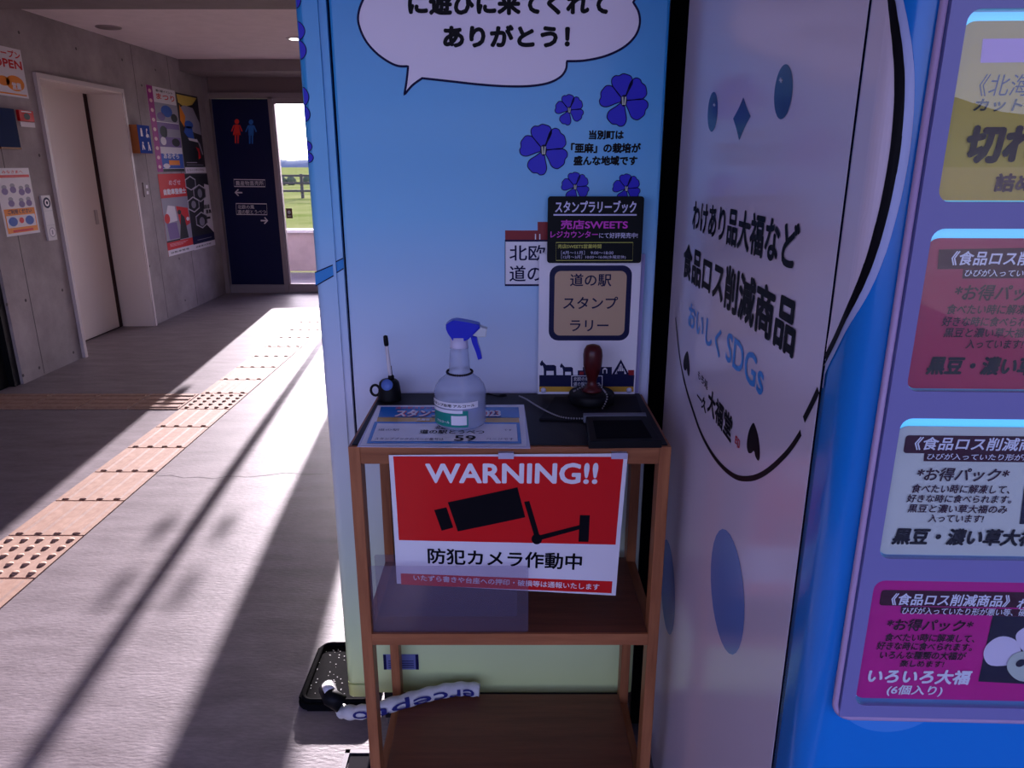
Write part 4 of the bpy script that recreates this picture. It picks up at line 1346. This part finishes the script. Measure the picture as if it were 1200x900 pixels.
ar.ptext('道の駅', 668, 320.5, 716.5, 335.5, M_navy, 0, .015)
ar.ptext('スタンプ', 660, 347.5, 724, 362, M_navy, 0, .015)
ar.ptext('ラリー', 668, 375, 713, 388, M_navy, 0, .015)
ar.build('lettering', np_)
ar = Art(PB2, 1)
ar.ppoly([(632, 439.5), (743.5, 439.5), (742.5, 453), (632, 453)], M_navy, 0)
ar.ppoly([(632, 453), (742.5, 453), (742.5, 459), (632, 459)], M_och, 0)
def horse(u, v, s):
    return [(u + x * s, v + y * s) for x, y in ((0, -13), (1.5, -16.2), (3, -17.8), (3.6, -16), (5, -14.5), (7.5, -12), (17, -12), (19.2, -10.5), (19.5, 0), (16.5, 0), (16.3, -5), (7.8, -5), (7.6, 0), (4.8, 0), (4.6, -8), (3.4, -11.4), (1.4, -10.6))]
ar.ppoly(horse(632.5, 439.6, 1.0), M_navy, 0); ar.ppoly(horse(656, 439.6, .8), M_navy, 0)
ar.ppoly([(677, 439.6), (677, 434), (683, 434), (683, 430), (717, 430), (717, 439.6)], M_navy, 0)
ar.ppoly([(679, 439), (679, 435.5), (684, 435.5), (684, 439)], M_roof, 1)
ar.ppoly([(736, 439.6), (736, 433.5), (743, 433.5), (743, 439.6)], M_roof, 1)
ar.ppoly([(716.5, 439.6), (727.5, 421), (737.5, 439.6)], M_navy, 1)
ar.ppoly([(720.5, 438), (727.5, 425.5), (734, 438)], M_white, 2)
for k in range(4):
    ar.pstroke([(722 + k * 3, 438), (727.5 + (k - 1.5) * 1.2, 428)], .0012, M_navy, 3)
ar.ppoly([(723, 438), (723, 434.5), (731.5, 434.5), (731.5, 438)], M_navy, 4)
ar.ppoly([(706, 437.5), (706, 432.5), (709, 430.5), (711.5, 432.5), (711.5, 437.5)], M_white, 1); ar.ppoly([(707, 437.5), (707, 433), (710.3, 433), (710.3, 437.5)], M_navy, 2)
ar.ppoly([(669.5, 440), (706, 440), (706, 453.5), (669.5, 453.5)], M_white, 1); ar.ppoly([(670.2, 440.7), (705.3, 440.7), (705.3, 452.8), (670.2, 452.8)], M_navy, 2)
ar.ptext('北欧の風', 672, 441.5, 690, 446, M_white, 3, 0); ar.ptext('道の駅とうべつ', 672, 447.3, 703, 452, M_white, 3, 0)
ar.build('town_print', bd)
for u in (636.8, 737):
    p = onY(u, 457, YB - .0035); mb = MB(); mb.lathe([(.0058, 0), (.0058, .003), (.003, .005), (.001, .0052)], p, mat('bolt_clear', (210, 206, 226), .2), 18, axis=(0, -1, 0)); mb.build('bolt', bd)

# black stamp book notice fixed on the board's upper edge
YK = 1.488
PK = Plane((0, YK, 0), (1, 0, 0), (0, 0, 1))
nb_ = thing('stamp_book_notice', 'black stamp book notice card clipped above the white rally board', 'notice', onY(697, 268, YK))
M_card = mat('card_black', (16, 21, 23), .5, spec=.15)
a0 = PK.px(641.5, 268)[0]; a1 = PK.px(753, 268)[0]; b0 = PK.px(697, 308)[1]; b1 = PK.px(697, 230)[1]
slab('card', PK, a0, b0, a1, b1, .002, M_card, nb_, .006)
mb = MB(); mb.box((PK.px(690, 268)[0], YK, PK.px(697, 303)[1]), (PK.px(704, 268)[0], YB - .0036, PK.px(697, 299)[1]), M_blackplastic); mb.build('clip', nb_)
ar = Art(PK, 6)
M_lav = mat('card_lavender', (206, 206, 236), .35); M_mag = mat('card_pink_text', (206, 60, 196), .35); M_yel = mat('card_yellow_text', (206, 206, 96), .35)
ar.ptext('スタンプラリーブック', 650.5, 235, 745.5, 249.5, M_lav, 0, .02)
ar.ppoly([(648.5, 250.8), (745.8, 250.8), (745.8, 252.6), (648.5, 252.6)], M_lav, 0)
ar.ptext('売店SWEETS', 657, 257.5, 735.5, 268.5, M_mag, 0, .025)
ar.ptext('レジカウンター', 645, 270.5, 700.5, 278.5, M_mag, 0, .02)
ar.ptext('にて好評発売中!', 702, 272.5, 747, 279, M_lav, 0, .01)
ar.pstroke([(651.5, 284), (741.5, 284), (741, 305), (651.5, 305)], .0011, M_yel, 0, True)
ar.ptext('売店SWEETS営業時間', 653.5, 286, 704.5, 291, M_yel, 0, .01)
ar.ptext('［4月～11月］  9:00～18:00', 657.5, 293.7, 718.5, 298.2, M_lav, 0, 0)
ar.ptext('［12月～3月］10:00～16:00(水曜定休)', 657.5, 299, 733, 303.5, M_lav, 0, 0)
ar.build('lettering', nb_)

# ================================================================== FLOOR THINGS BY THE BLUE MACHINE
fp = thing('base_plate', 'black rubber base plate on the floor under the blue machine corner', 'base plate', (-.50, 1.75, 0))
mb = MB(); mb.prism(rr_pts(-.585, 1.63, -.37, 1.90, .03), 'z', 0, .022, M_rubber, bev=.008)
mb.build('plate', fp)
mb = MB(); mb.tube([(x, y, .024) for x, y in rr_pts(-.572, 1.643, -.383, 1.887, .025, 8)], .006, M_rubber, 8, True); mb.build('rim', fp)
M_white_cloth = noisy('cover_cloth', (196, 194, 190), (222, 220, 214), 14, .8, bump=.4, bscale=30)
path_px = [(398, 833, .150), (416, 835, .168), (440, 831, .1985), (475, 821, .1985), (510, 811.5, .1985), (540, 807, .1985), (562, 808.5, .1965)]
pts = [onZ(u, v, z) for u, v, z in path_px]
sp_ = []
for i in range(len(pts) - 1):
    for k in range(8):
        t_ = k / 8; p0, p1, p2, p3 = pts[max(0, i - 1)], pts[i], pts[i + 1], pts[min(len(pts) - 1, i + 2)]
        sp_.append(.5 * ((2 * p1) + (-p0 + p2) * t_ + (2 * p0 - 5 * p1 + 4 * p2 - p3) * t_ ** 2 + (-p0 + 3 * p1 - 3 * p2 + p3) * t_ ** 3))
sp_.append(pts[-1])
PFP = Plane((0, 0, .0222), (1, 0, 0), (0, 1, 0))
ar = Art(PFP, 1); rnd = random.Random(5)
for k in range(70): ar.ell(rnd.uniform(-.565, -.42), rnd.uniform(1.66, 1.87), rnd.uniform(.0008, .0022), rnd.uniform(.0008, .0022), mat('speck_white', (200, 196, 200), .8), 0, 0, 6)
ar.build('speck', fp)
lk = thing('chain_lock', 'white cloth covered chain lock with blue lettering lying behind the stand', 'chain lock', sp_[20])
rad = [.0165 + .0015 * math.sin(i * 1.3) for i in range(len(sp_))]; rad[0] = .012; rad[1] = .015
mb = MB(); mb.tube(sp_, .017, M_white_cloth, 14, radii=rad); mb.build('cloth_cover', lk)
def tube_fn(a, b, k=0):
    s = max(0, min(.9999, a)) * (len(sp_) - 1); i = int(s); f_ = s - i
    p = sp_[i] * (1 - f_) + sp_[i + 1] * f_; t_ = (sp_[i + 1] - sp_[i]).normalized()
    up = Vector((0, 0, 1)); up = (up - t_ * up.dot(t_)).normalized(); out = t_.cross(up)
    if out.y > 0: out = -out
    r = .0185 + k
    return p + out * r * math.cos(b) + up * r * math.sin(b)
TBP = Patch(tube_fn, .5, .3); TBP.asc = .1
ar = Art(TBP, 1)
ar.text('ercepto', .95, 1.05, .20, -.55, mat('cover_blue_text', (36, 40, 110), .7), 0, .012)
ar.build('lettering', lk, grid=(.1, 1.0, 26, -.6, 1.2, 6))
mb = MB()
lp0 = onY(390, 820, 1.455)
mb.tube([lp0 + Vector((-.022, .035, .006)), lp0 + Vector((-.004, .0, .006)), lp0 + Vector((.022, -.004, -.01))], .021, M_blackplastic, 16); mb.build('lock_body', lk)
mb = MB(); mb.tube([lp0 + Vector((-.020, .028, .016)), lp0 + Vector((-.006, .004, .018))], .0135, mat('lock_label', (206, 204, 206), .4), 12); mb.build('lock_label', lk)

hx0, hy1 = -.42, 1.49
fh = thing('floor_hatch', 'steel framed floor hatch beneath the wooden stand', 'floor hatch', (-.15, 1.25, 0))
mb = MB()
for (a, b, c, d) in ((hx0, 1.02, hx0 + .012, hy1), (.1, 1.02, .112, hy1), (hx0, hy1 - .012, .112, hy1), (hx0, 1.02, .112, 1.032)): mb.box((a, b, .0005), (c, d, .006), M_steel)
mb.build('frame', fh)
mb = MB(); mb.box((hx0 + .016, 1.036, .0005), (.096, hy1 - .016, .004), M_darksteel); mb.build('plate', fh)

# ================================================================== THINGS ON THE LEFT WALL
def poster(name, label, cat, TLp, TRp, BLp, m, group=None, th=.0012, lift=.0006):
    a0, b1 = PL.px(*TLp); a1 = PL.px(*TRp)[0]; b0 = PL.px(*BLp)[1]
    t = thing(name, label, cat, PL.at((a0 + a1) / 2, (b0 + b1) / 2), 0, group)
    slab('sheet', PL, a0, b0, a1, b1, th, m, t, lift=lift)
    return t, a0, b0, a1, b1
def fr(ar, A, x0, y0, x1, y1, m, L=0):
    t, a0, b0, a1, b1 = A
    ar.rect(a0 + (a1 - a0) * x0, b0 + (b1 - b0) * y0, a0 + (a1 - a0) * x1, b0 + (b1 - b0) * y1, m, L)
def fe_(ar, A, x, y, rx, ry, m, L=0, rot=0):
    t, a0, b0, a1, b1 = A
    ar.ell(a0 + (a1 - a0) * x, b0 + (b1 - b0) * y, (a1 - a0) * rx, (b1 - b0) * ry, m, L, rot)
def ft(ar, A, body, x0, y0, x1, y1, m, L=0, bold=.03):
    t, a0, b0, a1, b1 = A
    ar.text(body, a0 + (a1 - a0) * x0, b0 + (b1 - b0) * y0, a0 + (a1 - a0) * x1, b0 + (b1 - b0) * y1, m, L, bold)
def fp_(ar, A, pts, m, L=0):
    t, a0, b0, a1, b1 = A
    ar.poly([(a0 + (a1 - a0) * x, b0 + (b1 - b0) * y) for x, y in pts], m, L)
M_or = mat('poster_orange', (232, 132, 30), .5); M_pink = mat('poster_pink', (224, 176, 190), .5); M_grey = mat('poster_grey', (150, 144, 160), .5)
M_mgt = mat('poster_purple', (156, 30, 130), .5); M_bl2 = mat('poster_blue', (40, 84, 176), .5); M_dk = mat('poster_dark', (28, 24, 34), .5); M_rd2 = mat('poster_red', (206, 26, 36), .5)
M_gr2 = mat('poster_green', (110, 130, 70), .5); M_ye2 = mat('poster_gold', (206, 176, 80), .5); M_pw = mat('poster_white', (222, 214, 222), .5); M_lil = mat('poster_lilac', (120, 96, 150), .5)

A = poster('poster', 'white poster with red OPEN lettering high at the wall end', 'poster', (-14, 50), (23.5, 59), (-8, 110), M_pw)
ar = Art(PL, 5); ft(ar, A, 'オープン', .1, .80, .95, .95, M_rd2); ft(ar, A, 'OPEN', .02, .58, .95, .76, M_rd2, 0, .05)
fe_(ar, A, .62, .28, .3, .16, M_or, 0); fe_(ar, A, .25, .30, .2, .1, M_or, 0); ft(ar, A, '営業', .5, .15, .8, .30, M_pw, 1); fr(ar, A, .06, .04, .94, .07, M_or)
ar.build('lettering', A[0])

A = poster('wall_screen', 'small dark blue framed board at the left end of the wall', 'board', (-14, 125), (11, 129), (-8, 172), mat('screen_navy', (22, 40, 84), .7, spec=.1), th=.03)
mb = MB(); p = [PL.at(A[1], A[2] - .012, .001), PL.at(A[3], A[2], .034)]
mb.box((p[0].x, p[0].y, p[0].z), (p[1].x, p[1].y, p[1].z), mat('board_wood', (132, 84, 54), .5)); mb.build('lower_edge', A[0])
A = poster('call_button', 'small red emergency button plate between the OPEN poster and the cream door', 'button plate', (18, 128.5), (35, 130.5), (19.5, 141.5), M_rd2, th=.02)
ar = Art(PL, 44); fe_(ar, A, .5, .45, .22, .3, M_dk); fr(ar, A, .15, .82, .85, .92, M_pw); ar.build('emblem', A[0])
mb = MB(); p0 = PL.at(A[1] + .02, A[2] - .035, .001); p1 = PL.at(A[3] + .02, A[2] - .004, .006); mb.box(p0, p1, M_pw); mb.build('caption_plate', A[0])
A = poster('poster', 'pale poster of small figures with an orange lower band by the door', 'poster', (-8, 197), (33, 197), (-1, 279), M_pw)
ar = Art(PL, 5)
fr(ar, A, .03, .86, .97, .90, M_rd2); fr(ar, A, .05, .04, .95, .40, M_or); fr(ar, A, .08, .12, .92, .30, M_pw, 1); ft(ar, A, 'ご利用ください', .15, .32, .85, .39, M_ink, 1); fr(ar, A, .2, .05, .8, .085, M_rd2, 1)
for i, (x, y) in enumerate(((.18, .72), (.42, .74), (.66, .70), (.85, .72), (.3, .54), (.6, .52), (.82, .53))):
    fe_(ar, A, x, y, .07, .035, M_grey, 0); fe_(ar, A, x, y - .06, .09, .05, M_lil, 1)
for x in (.25, .74): fe_(ar, A, x, .21, .13, .07, M_bl2, 2)
fe_(ar, A, .5, .22, .07, .045, M_rd2, 2)
ft(ar, A, 'みなさまへ', .2, .92, .8, .965, M_rd2)
ar.build('lettering', A[0])
A = poster('intercom', 'narrow white intercom plate with two round symbols beside the cream door', 'intercom', (45.5, 229.5), (56, 229.5), (51, 283), mat('panel_offwhite', (206, 200, 206), .4), th=.014)
ar = Art(PL, 32)
fe_(ar, A, .5, .84, .40, .12, M_ink, 0); fe_(ar, A, .5, .84, .25, .075, M_pw, 1); fe_(ar, A, .5, .84, .12, .04, M_ink, 2)
fe_(ar, A, .55, .18, .36, .11, M_grey, 0); fe_(ar, A, .55, .18, .30, .09, M_pw, 1); fr(ar, A, .45, .13, .62, .23, M_grey, 2)
fr(ar, A, .05, .34, .95, .345, M_grey); fr(ar, A, .05, .66, .95, .665, M_grey)
ar.build('emblem', A[0])

# accessible-toilet box sign, standing out from the wall
PLs = Plane((XL + .075, 0, 0), (0, 1, 0), (0, 0, 1))
a0, b1 = PLs.px(160, 146); a1 = PLs.px(174, 146)[0]; b0 = PLs.px(164, 179.5)[1]
ts = thing('toilet_sign', 'blue four-symbol toilet sign box with orange wooden side', 'sign', PL.at((a0 + a1) / 2, (b0 + b1) / 2))
slab('box', PL, a0, b0, a1, b1, .075, mat('sign_wood', (176, 104, 58), .5), ts)
slab('face', PL, a0, b0, a1, b1, .003, mat('sign_blue', (46, 70, 150), .8, spec=.05), ts, lift=.0755)
A = (ts, a0, b0, a1, b1)
ar = Art(PL, 160)
for (x, y) in ((.27, .72), (.73, .72), (.27, .24), (.73, .24)):
    fe_(ar, A, x, y + .13, .055, .045, M_pw)
fp_(ar, A, [(.18, .60), (.36, .60), (.34, .82), (.20, .82)], M_pw)
fp_(ar, A, [(.66, .82), (.71, .82), (.73, .70), (.84, .69), (.88, .58), (.84, .57), (.79, .65), (.68, .66)], M_pw); fe_(ar, A, .70, .63, .09, .065, M_pw); 
fp_(ar, A, [(.16, .12), (.22, .12), (.25, .22), (.36, .12), (.40, .15), (.32, .30), (.20, .33)], M_pw)
fp_(ar, A, [(.66, .10), (.72, .10), (.76, .20), (.82, .10), (.88, .12), (.82, .32), (.70, .33)], M_pw)
ar.build('pictograms', ts)

A = poster('wall_switch', 'small grey switch plate below the blue toilet sign', 'switch', (166.3, 214), (172.3, 213.5), (168, 231), mat('switch_grey', (150, 138, 142), .5), th=.01)
mb = MB(); 
for y in (.28, .70):
    p0 = PL.at(A[1] + (A[3] - A[1]) * .3, A[2] + (A[4] - A[2]) * (y - .1), .010); p1 = PL.at(A[1] + (A[3] - A[1]) * .7, A[2] + (A[4] - A[2]) * (y + .12), .016); mb.box(p0, p1, M_pw)
mb.build('rocker', A[0])

# four posters in two rows
A = poster('poster', 'purple-edged event poster with photos, upper of the left pair', 'poster', (170.5, 99), (204, 104), (183, 201.5), M_pw, 'posters by the end screen')
ar = Art(PL, 5)
fr(ar, A, 0, 0, .2, 1, M_mgt)
for k in range(9): fe_(ar, A, .1, .06 + k * .11, .05, .022, M_pink, 1)
ft(ar, A, 'まつり', .3, .86, .95, .93, M_rd2); ft(ar, A, '道の駅イベント', .3, .945, .9, .975, M_dk)
fr(ar, A, .2, .60, 1, .82, M_grey, 0); fe_(ar, A, .6, .73, .2, .07, M_bl2, 1); fe_(ar, A, .85, .66, .12, .05, M_dk, 1); fe_(ar, A, .38, .66, .14, .05, M_lil, 1)
fr(ar, A, .2, .30, 1, .59, M_lil, 0); fe_(ar, A, .4, .48, .13, .07, M_dk, 1); fr(ar, A, .5, .42, 1, .52, M_grey, 1); fe_(ar, A, .35, .37, .1, .05, M_pw, 1); fe_(ar, A, .8, .36, .15, .05, M_dk, 1)
fr(ar, A, .2, .04, 1, .22, M_bl2, 0); ft(ar, A, '自動車', .28, .23, .62, .30, M_pw, 2); ft(ar, A, 'あおぞら', .28, .16, .85, .225, M_pw, 2)
fr(ar, A, .45, .08, .85, .14, M_or, 1); fe_(ar, A, .35, .07, .12, .03, M_pw, 1); fr(ar, A, .2, 0, 1, .035, M_dk, 1)
ar.build('printed_picture', A[0])
A = poster('poster', 'dark cycling poster with a rider in blue, upper of the right pair', 'poster', (205.5, 108), (231, 113.5), (214, 203), M_dk, 'posters by the end screen')
ar = Art(PL, 5)
fp_(ar, A, [(.02, .98), (.95, .98), (.7, .88), (.3, .84), (.05, .88)], M_ye2); fp_(ar, A, [(.1, .82), (.3, .86), (.7, .84), (.95, .66), (.98, .5), (.7, .52), (.4, .55), (.15, .64)], M_grey); fp_(ar, A, [(.08, .86), (.3, .72), (.2, .58), (.05, .66)], M_or, 1)
fe_(ar, A, .42, .62, .2, .05, M_bl2, 2); fp_(ar, A, [(.25, .60), (.55, .60), (.6, .44), (.3, .46), (.15, .52)], M_bl2, 2); fp_(ar, A, [(.3, .45), (.72, .44), (.76, .40), (.34, .42)], M_pw, 3)
fp_(ar, A, [(.62, .34), (.78, .32), (.82, .20), (.7, .18), (.72, .27)], M_rd2, 2); fp_(ar, A, [(.7, .46), (.86, .38), (.96, .24), (.9, .24), (.8, .36)], M_grey, 1)
fr(ar, A, .1, .13, .6, .14, M_grey); fr(ar, A, .1, .10, .9, .107, M_grey)
fr(ar, A, 0, 0, 1, .075, M_pw, 1); ft(ar, A, 'とうべつサイクル', .08, .025, .9, .05, M_dk, 2, .01)
ar.build('printed_picture', A[0])
A = poster('poster', 'red poster with white headline and workshop photo, lower of the left pair', 'poster', (184.5, 204), (216, 204), (197, 301), M_rd2, 'posters by the end screen')
ar = Art(PL, 5)
ft(ar, A, '自動車整備士', .12, .745, .97, .82, M_pw, 0, .05); ft(ar, A, 'めざせ', .35, .86, .8, .93, M_pink, 0)
fr(ar, A, 0, .17, 1, .71, M_grey, 0); fp_(ar, A, [(.05, .45), (.2, .62), (.45, .6), (.5, .42), (.1, .4)], M_pw, 1); fp_(ar, A, [(.5, .60), (.95, .56), (.98, .36), (.6, .30)], M_rd2, 1); fe_(ar, A, .12, .46, .1, .06, M_rd2, 2); fp_(ar, A, [(.5, .18), (.65, .5), (.78, .45), (.85, .18)], M_dk, 2); fe_(ar, A, .6, .52, .07, .03, M_dk, 3); fp_(ar, A, [(.08, .40), (.45, .40), (.5, .2), (.12, .2)], M_lil, 2); fe_(ar, A, .9, .42, .06, .025, M_pw, 3); fr(ar, A, 0, .17, .5, .19, M_dk, 3)
for k in range(3): fr(ar, A, .1, .115 + k * .014, .6 + .1 * k, .119 + k * .014, M_pink, 1)
fr(ar, A, 0, 0, 1, .075, M_pw, 1); ft(ar, A, '自動車整備', .1, .025, .8, .05, M_dk, 2, .01)
ar.build('printed_picture', A[0])
A = poster('poster', 'black and white poster with hexagon photos, lower of the right pair', 'poster', (216, 204), (242.5, 203.5), (225.5, 294), M_dk, 'posters by the end screen')
ar = Art(PL, 5)
def hexa(x, y, s, m, L, w=0):
    t, a0, b0, a1, b1 = A
    pts = [(a0 + (a1 - a0) * (x + s * math.cos(k * PI / 3 + .5)), b0 + (b1 - b0) * (y + s * .36 * math.sin(k * PI / 3 + .5))) for k in range(6)]
    if w: ar.stroke(pts, w, m, L, True)
    else: ar.poly(pts, m, L)
fp_(ar, A, [(.8, .86), (1, .84), (1, .18), (.72, .30), (.62, .46), (.7, .62)], M_pw, 0)
for (x, y, s) in ((.55, .74, .32), (.22, .60, .28), (.5, .38, .3), (.2, .88, .25)): hexa(x, y, s, M_grey, 1); hexa(x, y, s * .86, M_dk, 2); hexa(x, y, s, M_pw, 3, .008)
fe_(ar, A, .55, .74, .1, .06, M_grey, 4); fe_(ar, A, .5, .36, .12, .06, M_grey, 4); fe_(ar, A, .22, .60, .1, .05, M_grey, 4)
ft(ar, A, '職業体験', .62, .52, .92, .58, M_dk, 4); ft(ar, A, '募集', .72, .45, .98, .51, M_dk, 4); fr(ar, A, .7, .38, .9, .41, M_dk, 4)
fr(ar, A, 0, .08, 1, .18, M_ink, 1); fr(ar, A, .2, .12, .85, .127, M_grey, 2); fr(ar, A, 0, 0, 1, .075, M_pw, 1); ft(ar, A, '自動車大学校', .1, .025, .8, .05, M_dk, 2, .01)
ar.build('printed_picture', A[0])

# ================================================================== NAVY GUIDE PANEL IN THE END SCREEN
PN = Plane((0, YE - .012, 0), (1, 0, 0), (0, 0, 1))
gp = thing('guide_panel', 'tall navy guide panel with red and blue toilet figures beside the glass door', 'sign panel', (PN.px(290, 200)[0], YE - .01, nz0))
slab('board', PN, nx0 + .002, nz0, nx1 - .002, 2.098, .02, M_navy, gp, lift=-.01)
PN2 = Plane((0, YE - .0222, 0), (1, 0, 0), (0, 0, 1))
def person_sign(u, v0, v1, m, skirt):
    ar = Art(PN2, 1); s = (v1 - v0) / 28
    ar.pell(u, v0 + 3 * s, 2.6 * s, 3 * s, m)
    if skirt: ar.ppoly([(u - 2.2 * s, v0 + 6.5 * s), (u + 2.2 * s, v0 + 6.5 * s), (u + 4.6 * s, v0 + 18.5 * s), (u - 4.6 * s, v0 + 18.5 * s)], m)
    else: ar.ppoly([(u - 3.4 * s, v0 + 6.5 * s), (u + 3.4 * s, v0 + 6.5 * s), (u + 3 * s, v0 + 18.5 * s), (u - 3 * s, v0 + 18.5 * s)], m)
    for k in (-1, 1):
        ar.ppoly([(u + k * 2.2 * s, v0 + 6.5 * s), (u + k * 4 * s, v0 + 7.2 * s), (u + k * 6.8 * s, v0 + 14 * s), (u + k * 5.4 * s, v0 + 14.6 * s)], m)
        ar.ppoly([(u + k * .5 * s, v0 + 17 * s), (u + k * 2.6 * s, v0 + 17 * s), (u + k * 2.3 * s, v0 + 28 * s), (u + k * .7 * s, v0 + 28 * s)], m)
    return ar.build('toilet_figure', gp)
person_sign(277.5, 139.5, 168, mat('figure_red', (236, 50, 44), .5), True)['label'] = 'red woman figure'
person_sign(294.2, 140, 168.5, mat('figure_blue', (40, 106, 190), .5), False)['label'] = 'blue man figure'
ar = Art(PN2, 1)
ar.pstroke([(274, 210.3), (310.5, 210.8), (310.8, 218.8), (274.5, 218.5)], .010, M_pw, 0, True)
ar.ptext('農産物直売所', 276, 212, 309, 217.5, M_pw, 0, .01)
ar.pstroke([(276, 225.6), (284, 225.8)], .016, M_pw); ar.pstroke([(279.4, 222), (275.6, 225.6), (279.6, 229.4)], .014, M_pw, 1)
ar.pstroke([(276.5, 238.5), (312.5, 239), (313, 251.6), (277.2, 251.2)], .010, M_pw, 0, True)
ar.ptext('北欧の風', 278.5, 240.2, 298, 244.8, M_pw, 0, .01); ar.ptext('道の駅とうべつ', 278.5, 245.8, 311.5, 250.6, M_pw, 0, .01)
ar.pstroke([(305.5, 258.5), (313, 258.6)], .016, M_pw); ar.pstroke([(310, 254.8), (313.6, 258.5), (309.8, 262.2)], .014, M_pw, 1)
ar.build('lettering', gp)
